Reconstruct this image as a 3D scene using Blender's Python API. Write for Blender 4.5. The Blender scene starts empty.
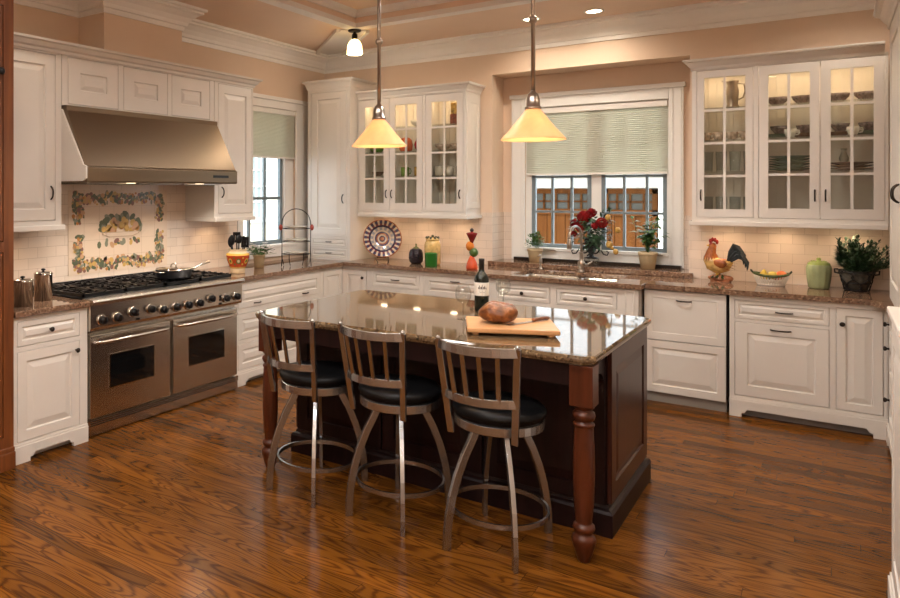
import bpy, bmesh, math, random
from mathutils import Vector, Matrix
C = bpy.context.scene.collection
PI = math.pi
R = math.radians
random.seed(7)

# ------------------------------------------------------------------ mesh builder
class MB:
    def __init__(s):
        s.v = []; s.f = []; s.sm = []; s.mi = []; s.m = 0; s.T = None
    def add(s, vs, fs, smooth=False):
        b = len(s.v)
        for p in vs:
            p = Vector(p)
            if s.T is not None: p = s.T @ p
            s.v.append(p)
        for f in fs:
            s.f.append([b + i for i in f]); s.sm.append(smooth); s.mi.append(s.m)
        return s
    def box(s, x0, x1, y0, y1, z0, z1):
        x0, x1 = min(x0, x1), max(x0, x1); y0, y1 = min(y0, y1), max(y0, y1); z0, z1 = min(z0, z1), max(z0, z1)
        vs = [(x, y, z) for z in (z0, z1) for y in (y0, y1) for x in (x0, x1)]
        return s.add(vs, [(0, 2, 3, 1), (4, 5, 7, 6), (0, 1, 5, 4), (2, 6, 7, 3), (0, 4, 6, 2), (1, 3, 7, 5)])
    def prism(s, poly, axis, a, b, smooth=False):
        n = len(poly)
        def P(p, t):
            if axis == 'x': return (t, p[0], p[1])
            if axis == 'y': return (p[0], t, p[1])
            return (p[0], p[1], t)
        vs = [P(p, a) for p in poly] + [P(p, b) for p in poly]
        fs = [list(range(n)), list(range(n, 2 * n))]
        s.add(vs, fs)
        return s.add(vs, [(i, (i + 1) % n, n + (i + 1) % n, n + i) for i in range(n)], smooth)
    def lathe(s, prof, c=(0, 0, 0), n=20, axis='z', smooth=True, cap=True, sx=1, sy=1):
        vs = []; fs = []
        for r, z in prof:
            for i in range(n):
                a = 2 * PI * i / n
                x, y = r * math.cos(a) * sx, r * math.sin(a) * sy
                if axis == 'z': p = (x, y, z)
                elif axis == 'y': p = (x, z, y)
                else: p = (z, x, y)
                vs.append((p[0] + c[0], p[1] + c[1], p[2] + c[2]))
        k = len(prof)
        for j in range(k - 1):
            for i in range(n):
                i2 = (i + 1) % n
                fs.append((j * n + i, j * n + i2, (j + 1) * n + i2, (j + 1) * n + i))
        s.add(vs, fs, smooth)
        if cap:
            b = len(s.v) - len(vs)
            for j in (0, k - 1):
                if prof[j][0] > 1e-4:
                    s.f.append([b + j * n + i for i in range(n)]); s.sm.append(False); s.mi.append(s.m)
        return s
    def ball(s, c, r, n=12):
        if not hasattr(r, '__len__'): r = (r, r, r)
        m = max(5, n // 2 + 1)
        vs = []; fs = []
        for j in range(m + 1):
            t = PI * j / m
            for i in range(n):
                a = 2 * PI * i / n
                vs.append((c[0] + r[0] * math.sin(t) * math.cos(a), c[1] + r[1] * math.sin(t) * math.sin(a), c[2] + r[2] * math.cos(t)))
        for j in range(m):
            for i in range(n):
                i2 = (i + 1) % n
                fs.append((j * n + i, j * n + i2, (j + 1) * n + i2, (j + 1) * n + i))
        return s.add(vs, fs, True)
    def sect(s, pts, shape, up=(0, 0, 1), closed=False, smooth=False, scale=None):
        """carry a closed 2-D outline (side, up) along a path"""
        pts = [Vector(p) for p in pts]; n = len(pts); k = len(shape); up = Vector(up)
        vs = []
        for i, p in enumerate(pts):
            if closed: d = pts[(i + 1) % n] - pts[i - 1]
            else: d = pts[min(i + 1, n - 1)] - pts[max(i - 1, 0)]
            d.normalize()
            sd = d.cross(up)
            if sd.length < 1e-4: sd = d.cross(Vector((1, 0, 0)))
            sd.normalize(); u = sd.cross(d).normalized()
            q = scale[i] if scale else 1
            for a, b in shape: vs.append(p + sd * a * q + u * b * q)
        fs = []
        for i in range(n if closed else n - 1):
            j = (i + 1) % n
            for a in range(k):
                b = (a + 1) % k
                fs.append((i * k + a, i * k + b, j * k + b, j * k + a))
        s.add(vs, fs, smooth)
        if not closed:
            b0 = len(s.v) - len(vs)
            for i in (0, n - 1):
                s.f.append([b0 + i * k + a for a in range(k)]); s.sm.append(False); s.mi.append(s.m)
        return s
    def tube(s, pts, r, n=8, closed=False, up=(0, 0, 1)):
        rr = r if hasattr(r, '__len__') else None
        q = 1 if rr else r
        sh = [(q * math.cos(2 * PI * i / n), q * math.sin(2 * PI * i / n)) for i in range(n)]
        return s.sect(pts, sh, up, closed, True, rr)
    def bar(s, pts, w, h, up=(0, 0, 1), closed=False):
        w /= 2; h /= 2
        return s.sect(pts, [(-w, -h), (w, -h), (w, h), (-w, h)], up, closed)
    def leaf(s, p, d, L, w, bend=0.0, up=(0, 0, 1)):
        p = Vector(p); d = Vector(d).normalized(); up = Vector(up)
        sd = d.cross(up)
        if sd.length < 1e-3: sd = d.cross(Vector((1, 0, 0)))
        sd.normalize(); u = sd.cross(d)
        a = p; b = p + d * L * .45 + u * bend * L * .3; c = p + d * L + u * bend * L * -.3
        return s.add([a, b - sd * w / 2, b + u * w * .15, b + sd * w / 2, c], [(0, 1, 2), (0, 2, 3), (1, 4, 2), (2, 4, 3)], True)
    def rings(s, loops, cap0=False, cap1=True, smooth=False):
        k = len(loops[0]); vs = [p for l in loops for p in l]; fs = []
        for j in range(len(loops) - 1):
            for a in range(k):
                b = (a + 1) % k
                fs.append((j * k + a, j * k + b, (j + 1) * k + b, (j + 1) * k + a))
        if cap0: fs.append(list(range(k)))
        if cap1: fs.append([(len(loops) - 1) * k + a for a in range(k)])
        return s.add(vs, fs, smooth)
    def build(s, name, mats, parent=None, loc=None, rotz=0, bevel=0, kind=None, recalc=True):
        me = bpy.data.meshes.new(name)
        me.from_pydata([tuple(p) for p in s.v], [], s.f)
        if not isinstance(mats, (list, tuple)): mats = [mats]
        for m in mats: me.materials.append(m)
        for p, sm, mi in zip(me.polygons, s.sm, s.mi):
            p.use_smooth = sm; p.material_index = mi
        if recalc:
            bm = bmesh.new(); bm.from_mesh(me)
            bmesh.ops.recalc_face_normals(bm, faces=bm.faces)
            bm.to_mesh(me); bm.free()
        me.update()
        o = bpy.data.objects.new(name, me); C.objects.link(o)
        if parent: o.parent = parent
        if loc: o.location = loc
        if rotz: o.rotation_euler = (0, 0, rotz)
        if bevel:
            b = o.modifiers.new('bevel', 'BEVEL'); b.width = bevel; b.segments = 2; b.limit_method = 'ANGLE'; b.angle_limit = R(40)
            b.harden_normals = False
        if kind: o['kind'] = kind
        return o

def tag(o, label, cat, group=None):
    o['label'] = label; o['category'] = cat
    if group: o['group'] = group
    return o
def thing(name, label, cat, loc=(0, 0, 0), rotz=0, group=None):
    o = bpy.data.objects.new(name, None); C.objects.link(o)
    o.location = loc; o.rotation_euler = (0, 0, rotz); o.empty_display_size = .1
    return tag(o, label, cat, group)
def copy_tree(o, parent=None):
    c = o.copy(); C.objects.link(c)
    if parent: c.parent = parent
    for ch in list(o.children): copy_tree(ch, c)
    return c
def place(src, loc, rotz, label, scale=None):
    c = copy_tree(src); c.location = loc; c.rotation_euler = (0, 0, rotz); c['label'] = label
    if scale: c.scale = (scale,) * 3 if not hasattr(scale, '__len__') else scale
    return c
def struct(name, mb, m, **k):
    return mb.build(name, m, kind='structure', **k)
def arc(c, r, a0, a1, n, z=0):
    return [(c[0] + r * math.cos(R(a0 + (a1 - a0) * i / n)), c[1] + r * math.sin(R(a0 + (a1 - a0) * i / n)), z) for i in range(n + 1)]
def offset_poly(poly, d):
    """inset a counter-clockwise polygon by d"""
    n = len(poly); out = []
    for i in range(n):
        p0, p1, p2 = Vector(poly[i - 1]), Vector(poly[i]), Vector(poly[(i + 1) % n])
        e0 = (p1 - p0).normalized(); e1 = (p2 - p1).normalized()
        n0 = Vector((-e0.y, e0.x)); n1 = Vector((-e1.y, e1.x))
        b = (n0 + n1); b = b / max(.2, b.length_squared) * 2
        out.append(tuple(p1 + b * d))
    return out
def slab(mb, poly, prof):
    """solid with the plan outline poly and an edge profile [(inset, z)]"""
    loops = [[(x, y, z) for x, y in (offset_poly(poly, d) if abs(d) > 1e-6 else poly)] for d, z in prof]
    return mb.rings(loops, True, True)
def crown(mb, path, prof, closed=False):
    """moulding: path of (x, y) with the room on its right-hand side; prof [(out, z)]"""
    n = len(path); loops = []
    P = [Vector(p) for p in path]
    for i in range(n):
        if closed or 0 < i < n - 1:
            e0 = (P[i] - P[i - 1]).normalized(); e1 = (P[(i + 1) % n] - P[i]).normalized()
        elif i == 0: e0 = e1 = (P[1] - P[0]).normalized()
        else: e0 = e1 = (P[-1] - P[-2]).normalized()
        n0 = Vector((e0.y, -e0.x)); n1 = Vector((e1.y, -e1.x)); b = n0 + n1
        b = b / b.length_squared * 2
        loops.append([(P[i].x + b.x * o, P[i].y + b.y * o, z) for o, z in prof])
    if closed: loops.append(loops[0])
    return mb.rings(loops, not closed, not closed)

# ------------------------------------------------------------------ materials
def newmat(name):
    m = bpy.data.materials.new(name); m.use_nodes = True
    nt = m.node_tree; b = nt.nodes['Principled BSDF']
    return m, nt, b
def N(nt, typ, **k):
    n = nt.nodes.new(typ)
    for a, v in k.items():
        if a in n.inputs.keys() if isinstance(a, str) else False: n.inputs[a].default_value = v
        else: setattr(n, a, v)
    return n
def L(nt, a, b): nt.links.new(a, b)
def M(name, col, rough=.5, metal=0, coat=0, noise=0, nscale=8, bump=0, bscale=60, emit=None, spec=None, stretch=None):
    m, nt, b = newmat(name)
    b.inputs['Base Color'].default_value = (*col, 1); b.inputs['Roughness'].default_value = rough; b.inputs['Metallic'].default_value = metal
    if coat: b.inputs['Coat Weight'].default_value = coat; b.inputs['Coat Roughness'].default_value = .08
    if spec is not None: b.inputs['Specular IOR Level'].default_value = spec
    tc = N(nt, 'ShaderNodeTexCoord'); src = tc.outputs['Object']
    if stretch:
        mp = N(nt, 'ShaderNodeMapping'); mp.inputs['Scale'].default_value = stretch; L(nt, src, mp.inputs['Vector']); src = mp.outputs['Vector']
    if noise:
        n = N(nt, 'ShaderNodeTexNoise'); n.inputs['Scale'].default_value = nscale; n.inputs['Detail'].default_value = 4
        L(nt, src, n.inputs['Vector'])
        r = N(nt, 'ShaderNodeMapRange'); r.inputs[1].default_value = .3; r.inputs[2].default_value = .7; r.inputs[3].default_value = 1 - noise; r.inputs[4].default_value = 1 + noise
        L(nt, n.outputs['Fac'], r.inputs[0])
        x = N(nt, 'ShaderNodeMix', data_type='RGBA', blend_type='MULTIPLY'); x.inputs[0].default_value = 1
        x.inputs[6].default_value = (*col, 1); L(nt, r.outputs[0], x.inputs[7]); L(nt, x.outputs[2], b.inputs['Base Color'])
    if bump:
        n = N(nt, 'ShaderNodeTexNoise'); n.inputs['Scale'].default_value = bscale; n.inputs['Detail'].default_value = 3
        L(nt, src, n.inputs['Vector'])
        bp = N(nt, 'ShaderNodeBump'); bp.inputs['Strength'].default_value = bump; bp.inputs['Distance'].default_value = .01
        L(nt, n.outputs['Fac'], bp.inputs['Height']); L(nt, bp.outputs['Normal'], b.inputs['Normal'])
    if emit:
        b.inputs['Emission Color'].default_value = (*emit[0], 1); b.inputs['Emission Strength'].default_value = emit[1]
    return m
def ramp(nt, stops, fac):
    r = N(nt, 'ShaderNodeValToRGB'); cr = r.color_ramp
    while len(cr.elements) < len(stops): cr.elements.new(.5)
    for e, (p, c) in zip(cr.elements, stops): e.position = p; e.color = (*c, 1)
    L(nt, fac, r.inputs[0]); return r.outputs[0]
def math_(nt, op, a, b=None, c=None):
    n = N(nt, 'ShaderNodeMath', operation=op)
    for i, x in enumerate((a, b, c)):
        if x is None: continue
        if isinstance(x, (int, float)): n.inputs[i].default_value = x
        else: L(nt, x, n.inputs[i])
    return n.outputs[0]

def oak_floor():
    m, nt, b = newmat('stained_oak_boards')
    tc = N(nt, 'ShaderNodeTexCoord'); sp = N(nt, 'ShaderNodeSeparateXYZ'); L(nt, tc.outputs['Object'], sp.inputs[0])
    W, LEN = .083, 1.15
    row = math_(nt, 'FLOOR', math_(nt, 'DIVIDE', sp.outputs[1], W))
    wn = N(nt, 'ShaderNodeTexWhiteNoise', noise_dimensions='1D'); L(nt, row, wn.inputs['W'])
    xs = math_(nt, 'ADD', math_(nt, 'DIVIDE', sp.outputs[0], LEN), math_(nt, 'MULTIPLY', wn.outputs['Value'], 7.3))
    col = math_(nt, 'FLOOR', xs)
    cb = N(nt, 'ShaderNodeCombineXYZ'); L(nt, row, cb.inputs[0]); L(nt, col, cb.inputs[1])
    w2 = N(nt, 'ShaderNodeTexWhiteNoise', noise_dimensions='2D'); L(nt, cb.outputs[0], w2.inputs['Vector'])
    # grain: contour lines of a stretched noise give the cathedral figure, a finer one the pores
    off = N(nt, 'ShaderNodeVectorMath', operation='MULTIPLY_ADD'); L(nt, w2.outputs['Color'], off.inputs[0])
    off.inputs[1].default_value = (31, 17, 9); L(nt, tc.outputs['Object'], off.inputs[2])
    mp = N(nt, 'ShaderNodeMapping'); mp.inputs['Scale'].default_value = (.75, 5.5, 1); L(nt, off.outputs[0], mp.inputs['Vector'])
    n1 = N(nt, 'ShaderNodeTexNoise'); n1.inputs['Scale'].default_value = 1.6; n1.inputs['Detail'].default_value = 1.2; n1.inputs['Roughness'].default_value = .4; n1.inputs['Distortion'].default_value = .25
    L(nt, mp.outputs[0], n1.inputs['Vector'])
    wv = math_(nt, 'SINE', math_(nt, 'MULTIPLY', n1.outputs['Fac'], 110.0))
    wv = math_(nt, 'MULTIPLY_ADD', wv, .5, .5)
    wv = math_(nt, 'POWER', wv, 2.2)
    mp2 = N(nt, 'ShaderNodeMapping'); mp2.inputs['Scale'].default_value = (4, 130, 1); L(nt, off.outputs[0], mp2.inputs['Vector'])
    n2 = N(nt, 'ShaderNodeTexNoise'); n2.inputs['Scale'].default_value = 1.5; n2.inputs['Detail'].default_value = 3; L(nt, mp2.outputs[0], n2.inputs['Vector'])
    g = math_(nt, 'ADD', math_(nt, 'MULTIPLY', wv, .46), math_(nt, 'MULTIPLY', n2.outputs['Fac'], .6))
    c = ramp(nt, [(.12, (.168, .060, .0075)), (.46, (.126, .042, .0055)), (.74, (.074, .023, .0034)), (1.0, (.030, .009, .002))], g)
    tone = N(nt, 'ShaderNodeMapRange'); tone.inputs[3].default_value = .62; tone.inputs[4].default_value = 1.28; L(nt, w2.outputs['Value'], tone.inputs[0])
    mx = N(nt, 'ShaderNodeMix', data_type='RGBA', blend_type='MULTIPLY'); mx.inputs[0].default_value = 1; L(nt, c, mx.inputs[6]); L(nt, tone.outputs[0], mx.inputs[7])
    fy = math_(nt, 'FRACT', math_(nt, 'DIVIDE', sp.outputs[1], W)); fx = math_(nt, 'FRACT', xs)
    gy = math_(nt, 'LESS_THAN', fy, .022); gx = math_(nt, 'LESS_THAN', fx, .002)
    gap = math_(nt, 'MAXIMUM', gy, gx)
    m2 = N(nt, 'ShaderNodeMix', data_type='RGBA'); L(nt, math_(nt, 'MULTIPLY', gap, .75), m2.inputs[0]); L(nt, mx.outputs[2], m2.inputs[6]); m2.inputs[7].default_value = (.02, .007, .003, 1)
    L(nt, m2.outputs[2], b.inputs['Base Color'])
    rr = N(nt, 'ShaderNodeMapRange'); rr.inputs[3].default_value = .20; rr.inputs[4].default_value = .25; L(nt, g, rr.inputs[0]); L(nt, rr.outputs[0], b.inputs['Roughness']); b.inputs['Specular IOR Level'].default_value = .11
    bp = N(nt, 'ShaderNodeBump'); bp.inputs['Strength'].default_value = .12; bp.inputs['Distance'].default_value = .004
    L(nt, math_(nt, 'SUBTRACT', 1.0, gap), bp.inputs['Height']); L(nt, bp.outputs[0], b.inputs['Normal'])
    return m
def granite(name, a, c, d, scale=70):
    m, nt, b = newmat(name)
    tc = N(nt, 'ShaderNodeTexCoord')
    v = N(nt, 'ShaderNodeTexVoronoi'); v.inputs['Scale'].default_value = scale; L(nt, tc.outputs['Object'], v.inputs['Vector'])
    n = N(nt, 'ShaderNodeTexNoise'); n.inputs['Scale'].default_value = scale * .35; n.inputs['Detail'].default_value = 6; n.inputs['Roughness'].default_value = .75
    L(nt, tc.outputs['Object'], n.inputs['Vector'])
    s1 = N(nt, 'ShaderNodeSeparateColor'); L(nt, v.outputs['Color'], s1.inputs[0])
    f = math_(nt, 'ADD', math_(nt, 'MULTIPLY', s1.outputs[0], .45), math_(nt, 'MULTIPLY', n.outputs['Fac'], .6))
    L(nt, ramp(nt, [(.25, d), (.45, a), (.62, a), (.85, c)], f), b.inputs['Base Color'])
    b.inputs['Roughness'].default_value = .045; b.inputs['Specular IOR Level'].default_value = .62
    return m
def tile(name, axes, base, mortar):
    m, nt, b = newmat(name)
    tc = N(nt, 'ShaderNodeTexCoord'); sp = N(nt, 'ShaderNodeSeparateXYZ'); L(nt, tc.outputs['Object'], sp.inputs[0])
    cb = N(nt, 'ShaderNodeCombineXYZ'); L(nt, sp.outputs[axes[0]], cb.inputs[0]); L(nt, sp.outputs[axes[1]], cb.inputs[1])
    br = N(nt, 'ShaderNodeTexBrick'); L(nt, cb.outputs[0], br.inputs['Vector'])
    br.inputs['Scale'].default_value = 1; br.inputs['Brick Width'].default_value = .153; br.inputs['Row Height'].default_value = .0765; br.inputs['Mortar Size'].default_value = .0016
    br.inputs['Mortar Smooth'].default_value = .3; br.inputs['Bias'].default_value = 0
    br.inputs['Color1'].default_value = (*base, 1); br.inputs['Color2'].default_value = (*[x * .93 for x in base], 1); br.inputs['Mortar'].default_value = (*mortar, 1)
    L(nt, br.outputs['Color'], b.inputs['Base Color'])
    bp = N(nt, 'ShaderNodeBump'); bp.inputs['Strength'].default_value = .5; bp.inputs['Distance'].default_value = .004; bp.invert = True
    L(nt, br.outputs['Fac'], bp.inputs['Height']); L(nt, bp.outputs[0], b.inputs['Normal'])
    b.inputs['Roughness'].default_value = .22
    return m
def wood(name, a, c, rough=.3, coat=.3, axis=2, freq=1.0, spec=.5):
    m, nt, b = newmat(name)
    tc = N(nt, 'ShaderNodeTexCoord'); mp = N(nt, 'ShaderNodeMapping'); sc = [18 * freq] * 3; sc[axis] = 1.3 * freq; mp.inputs['Scale'].default_value = sc
    L(nt, tc.outputs['Object'], mp.inputs[0])
    n = N(nt, 'ShaderNodeTexNoise'); n.inputs['Scale'].default_value = 1.5; n.inputs['Detail'].default_value = 5; n.inputs['Distortion'].default_value = .8; L(nt, mp.outputs[0], n.inputs['Vector'])
    L(nt, ramp(nt, [(.3, a), (.7, c)], n.outputs['Fac']), b.inputs['Base Color'])
    b.inputs['Roughness'].default_value = rough; b.inputs['Coat Weight'].default_value = coat; b.inputs['Coat Roughness'].default_value = .12; b.inputs['Specular IOR Level'].default_value = spec
    return m
def brushed(name, col, rough=.3, axis=0):
    m, nt, b = newmat(name)
    tc = N(nt, 'ShaderNodeTexCoord'); mp = N(nt, 'ShaderNodeMapping'); sc = [220] * 3; sc[axis] = 3; mp.inputs['Scale'].default_value = sc
    L(nt, tc.outputs['Object'], mp.inputs[0])
    n = N(nt, 'ShaderNodeTexNoise'); n.inputs['Scale'].default_value = 1; n.inputs['Detail'].default_value = 2; L(nt, mp.outputs[0], n.inputs['Vector'])
    r = N(nt, 'ShaderNodeMapRange'); r.inputs[3].default_value = rough; r.inputs[4].default_value = rough; b.inputs['Roughness'].default_value = rough; b.inputs['Anisotropic'].default_value = .3
    b.inputs['Base Color'].default_value = (*col, 1); b.inputs['Metallic'].default_value = 1
    return m
def glassy(name, tint=(1, 1, 1), gloss=.08, rough=.01):
    """thin clear glass: lets the view through, with a mirror share that grows at a slant"""
    m = bpy.data.materials.new(name); m.use_nodes = True; nt = m.node_tree; nt.nodes.clear()
    o = N(nt, 'ShaderNodeOutputMaterial'); t = N(nt, 'ShaderNodeBsdfTransparent'); t.inputs[0].default_value = (*tint, 1)
    g = N(nt, 'ShaderNodeBsdfGlossy'); g.inputs['Roughness'].default_value = rough
    lw = N(nt, 'ShaderNodeLayerWeight'); lw.inputs[0].default_value = .5
    f = math_(nt, 'MULTIPLY_ADD', math_(nt, 'POWER', lw.outputs['Facing'], 4.0), .75, gloss * .5)
    mx = N(nt, 'ShaderNodeMixShader'); L(nt, f, mx.inputs[0]); L(nt, t.outputs[0], mx.inputs[1]); L(nt, g.outputs[0], mx.inputs[2]); L(nt, mx.outputs[0], o.inputs[0])
    return m
def translucent(name, col, share=.5, emit=None, rough=.4, noise=0, nscale=9):
    m = bpy.data.materials.new(name); m.use_nodes = True; nt = m.node_tree; b = nt.nodes['Principled BSDF']; o = nt.nodes['Material Output']
    b.inputs['Base Color'].default_value = (*col, 1); b.inputs['Roughness'].default_value = rough
    t = N(nt, 'ShaderNodeBsdfTranslucent'); t.inputs[0].default_value = (*col, 1)
    if noise:
        tc = N(nt, 'ShaderNodeTexCoord'); n = N(nt, 'ShaderNodeTexNoise'); n.inputs['Scale'].default_value = nscale; n.inputs['Detail'].default_value = 4; n.inputs['Distortion'].default_value = 1.5
        L(nt, tc.outputs['Object'], n.inputs['Vector'])
        c = ramp(nt, [(.3, [x * (1 - noise) for x in col]), (.7, [min(1, x * (1 + noise)) for x in col])], n.outputs['Fac'])
        L(nt, c, b.inputs['Base Color']); L(nt, c, t.inputs[0])
        if emit: L(nt, c, b.inputs['Emission Color'])
    if emit:
        if not noise: b.inputs['Emission Color'].default_value = (*emit[0], 1)
        b.inputs['Emission Strength'].default_value = emit[1]
    mx = N(nt, 'ShaderNodeMixShader'); mx.inputs[0].default_value = share
    L(nt, b.outputs[0], mx.inputs[1]); L(nt, t.outputs[0], mx.inputs[2]); L(nt, mx.outputs[0], o.inputs[0])
    return m

CREAM = M('cream_cabinet_paint', (.66, .605, .54), .38, noise=.03, nscale=3)
TRIM = M('cream_trim_paint', (.77, .735, .685), .42, noise=.03, nscale=3)
WALL = M('tan_wall_paint', (.655, .495, .365), .75, noise=.04, nscale=2, bump=.03, bscale=120)
CEIL = M('tan_ceiling_paint', (.74, .565, .43), .8, noise=.03, nscale=2)
FLOOR = oak_floor()
GRAN = granite('brown_granite', (.185, .105, .065), (.42, .29, .19), (.05, .027, .017), 85)
GRANI = granite('brown_green_granite', (.125, .078, .04), (.32, .22, .12), (.022, .016, .01), 85)
TILEB = tile('cream_subway_tile', (0, 2), (.70, .58, .48), (.48, .38, .30))
TILEL = tile('cream_subway_tile_side', (1, 2), (.70, .58, .48), (.48, .38, .30))
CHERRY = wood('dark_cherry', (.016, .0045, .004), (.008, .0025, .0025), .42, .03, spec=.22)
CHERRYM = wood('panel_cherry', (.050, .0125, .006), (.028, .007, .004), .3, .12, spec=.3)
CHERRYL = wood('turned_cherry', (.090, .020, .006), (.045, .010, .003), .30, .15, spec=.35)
PINE = wood('red_brown_pine', (.19, .058, .014), (.10, .028, .008), .4, .2)
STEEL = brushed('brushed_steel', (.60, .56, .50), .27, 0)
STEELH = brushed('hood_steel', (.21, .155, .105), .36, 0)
STOOLM = brushed('stool_steel', (.46, .48, .50), .27, 2)
CHROME = M('polished_steel', (.62, .58, .53), .12, 1)
NICKEL = M('brushed_nickel', (.38, .33, .28), .28, 1)
IRON = M('black_iron', (.013, .011, .010), .5, .3)
BRONZE = M('dark_bronze', (.035, .026, .02), .4, .8)
BLACK = M('black_enamel', (.005, .005, .006), .28, spec=.3)
VINYL = M('black_vinyl', (.003, .003, .0035), .38, spec=.22, bump=.05, bscale=90)
DARK = M('black_oven_glass', (.004, .004, .004), .06)
GLASS = glassy('cabinet_glass', (.93, .94, .92), .06)
WGLASS = glassy('window_glass', (.97, .98, .98), .05)
CLEAR = glassy('clear_glass', (.93, .95, .95), .16)
WINEG = glassy('crystal_glass', (.86, .88, .87), .34)
SASH = M('blue_grey_sash', (.17, .21, .23), .5)
WHITE = M('white_paint', (.76, .74, .70), .45)
CERAM = M('white_ceramic', (.72, .68, .60), .15)
TERRA = M('cream_terracotta', (.47, .36, .21), .7, noise=.12, nscale=14)
GREEN = M('leaf_green', (.055, .135, .025), .5, noise=.4, nscale=40)
DGREEN = M('dark_leaf_green', (.018, .05, .016), .5, noise=.5, nscale=30)
SOIL = M('dark_soil', (.03, .018, .01), .95)
# ------------------------------------------------------------------ the room
XR, YF, H = 5.53, -9.2, 3.14          # right wall, front wall (behind the camera), soffit height
TI, TZ = 1.1, 3.28                    # tray: inset of its edge and height of its flat
mb = MB(); mb.box(-.3, XR + .3, YF - .3, .6, -.12, 0); struct('floor', mb, FLOOR)
NX0, NX1, NZ, NY = 1.968, 3.664, 2.755, .30    # window niche
WX0, WX1, WZ0, WZ1 = 2.19, 3.46, 1.075, 2.44   # window opening in the niche
mb = MB()
mb.box(-.3, NX0, 0, .45, 0, 3.3).box(NX1, XR + .3, 0, .45, 0, 3.3).box(NX0, NX1, 0, .45, NZ, 3.3)
mb.box(NX0, WX0, NY, .45, 0, NZ).box(WX1, NX1, NY, .45, 0, NZ).box(WX0, WX1, NY, .45, 0, WZ0).box(WX0, WX1, NY, .45, WZ1, NZ)
struct('wall_back', mb, WALL)
VY0, VY1, VZ0, VZ1 = -1.43, -.54, 1.07, 2.50   # window in the left wall
mb = MB()
mb.box(-.25, 0, YF, VY0, 0, 3.3).box(-.25, 0, VY1, 0, 0, 3.3).box(-.25, 0, VY0, VY1, 0, VZ0).box(-.25, 0, VY0, VY1, VZ1, 3.3)
struct('wall_left', mb, WALL)
mb = MB(); mb.box(0, .30, -3.31, -2.516, 2.66, 3.3); struct('wall_chase', mb, WALL)   # boxed-in hood duct
mb = MB(); mb.box(XR, XR + .25, YF, 0, 0, 3.3); struct('wall_right', mb, WALL)
mb = MB(); mb.box(-.25, XR + .25, YF - .25, YF, 0, 3.3); struct('wall_front', mb, WALL)
# ceiling: flat soffit round the room, a raised tray inside it
mb = MB()
TX0, TX1, TY0, TY1 = TI, XR - TI, YF + TI, -TI
mb.box(-.25, XR + .25, TY1, .45, H, 3.6).box(-.25, XR + .25, YF - .25, TY0, H, 3.6).box(-.25, TX0, TY0, TY1, H, 3.6).box(TX1, XR + .25, TY0, TY1, H, 3.6)
mb.box(TX0, TX1, TY0, TY1, TZ, 3.6)
struct('ceiling', mb, CEIL)
# tray trim: a strip under the soffit edge and a small moulding at the top
mb = MB(); tp = [(TX0, TY1), (TX1, TY1), (TX1, TY0), (TX0, TY0)]
crown(mb, tp, [(0, H - .012), (-.10, H - .012), (-.10, H + .001), (0, H + .001)][::-1], True)
crown(mb, tp, [(0, TZ - .06), (.015, TZ - .06), (.02, TZ - .03), (.05, TZ - .001), (0, TZ - .001)], True)
crown(mb, tp, [(-.002, H - .012), (.012, H - .012), (.012, H + .03), (-.002, H + .03)], True)
struct('trim_1', mb, TRIM)
# mitre boards across the soffit corners
mb = MB()
for (a, b) in (((.12, -.12), (1.03, -1.03)), ((XR - .12, -.12), (XR - 1.03, -1.03))):
    d = Vector((b[0] - a[0], b[1] - a[1], 0)); s = Vector((-d.y, d.x, 0)).normalized()
    p0, p1 = Vector((*a, H - .007)), Vector((*b, H - .007))
    mb.bar([p0, p1], .24, .012)
    for q in (-1, 1): mb.bar([p0 + s * q * .14 - Vector((0, 0, .008)), p1 + s * q * .14 - Vector((0, 0, .008))], .035, .036)
struct('trim_2', mb, TRIM)
# crown moulding along the walls and round the hood chase
CR = [(0, 2.955), (.012, 2.955), (.016, 2.99), (.03, 2.995), (.04, 3.02), (.065, 3.055), (.105, 3.085), (.13, 3.095), (.13, 3.11), (.15, 3.118), (.15, 3.139), (0, 3.139)]
mb = MB(); crown(mb, [(0, YF), (0, -3.31), (.30, -3.31), (.30, -2.516), (0, -2.516), (0, 0), (XR, 0), (XR, YF)], CR)
struct('trim_3', mb, TRIM)
# tiled splashbacks
mb = MB(); mb.box(.0, NX0, -.008, 0, .90, 1.42).box(NX1, XR, -.008, 0, .90, 1.42)
mb.box(NX0, 2.06, NY - .008, NY, .90, 1.42).box(3.575, NX1, NY - .008, NY, .90, 1.42); struct('wall_back_tile', mb, TILEB)
mb = MB(); mb.box(0, .008, -4.31, -3.715, .90, 1.40).box(0, .008, -3.715, -2.185, .90, 2.0).box(0, .008, -2.185, -1.50, .90, 1.42)
struct('wall_left_tile', mb, TILEL)
mb = MB(); mb.box(NX0, NX0 + .008, -.008, NY, .90, 1.42).box(NX1 - .008, NX1, -.008, NY, .90, 1.42); struct('wall_niche_tile', mb, TILEL)

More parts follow.
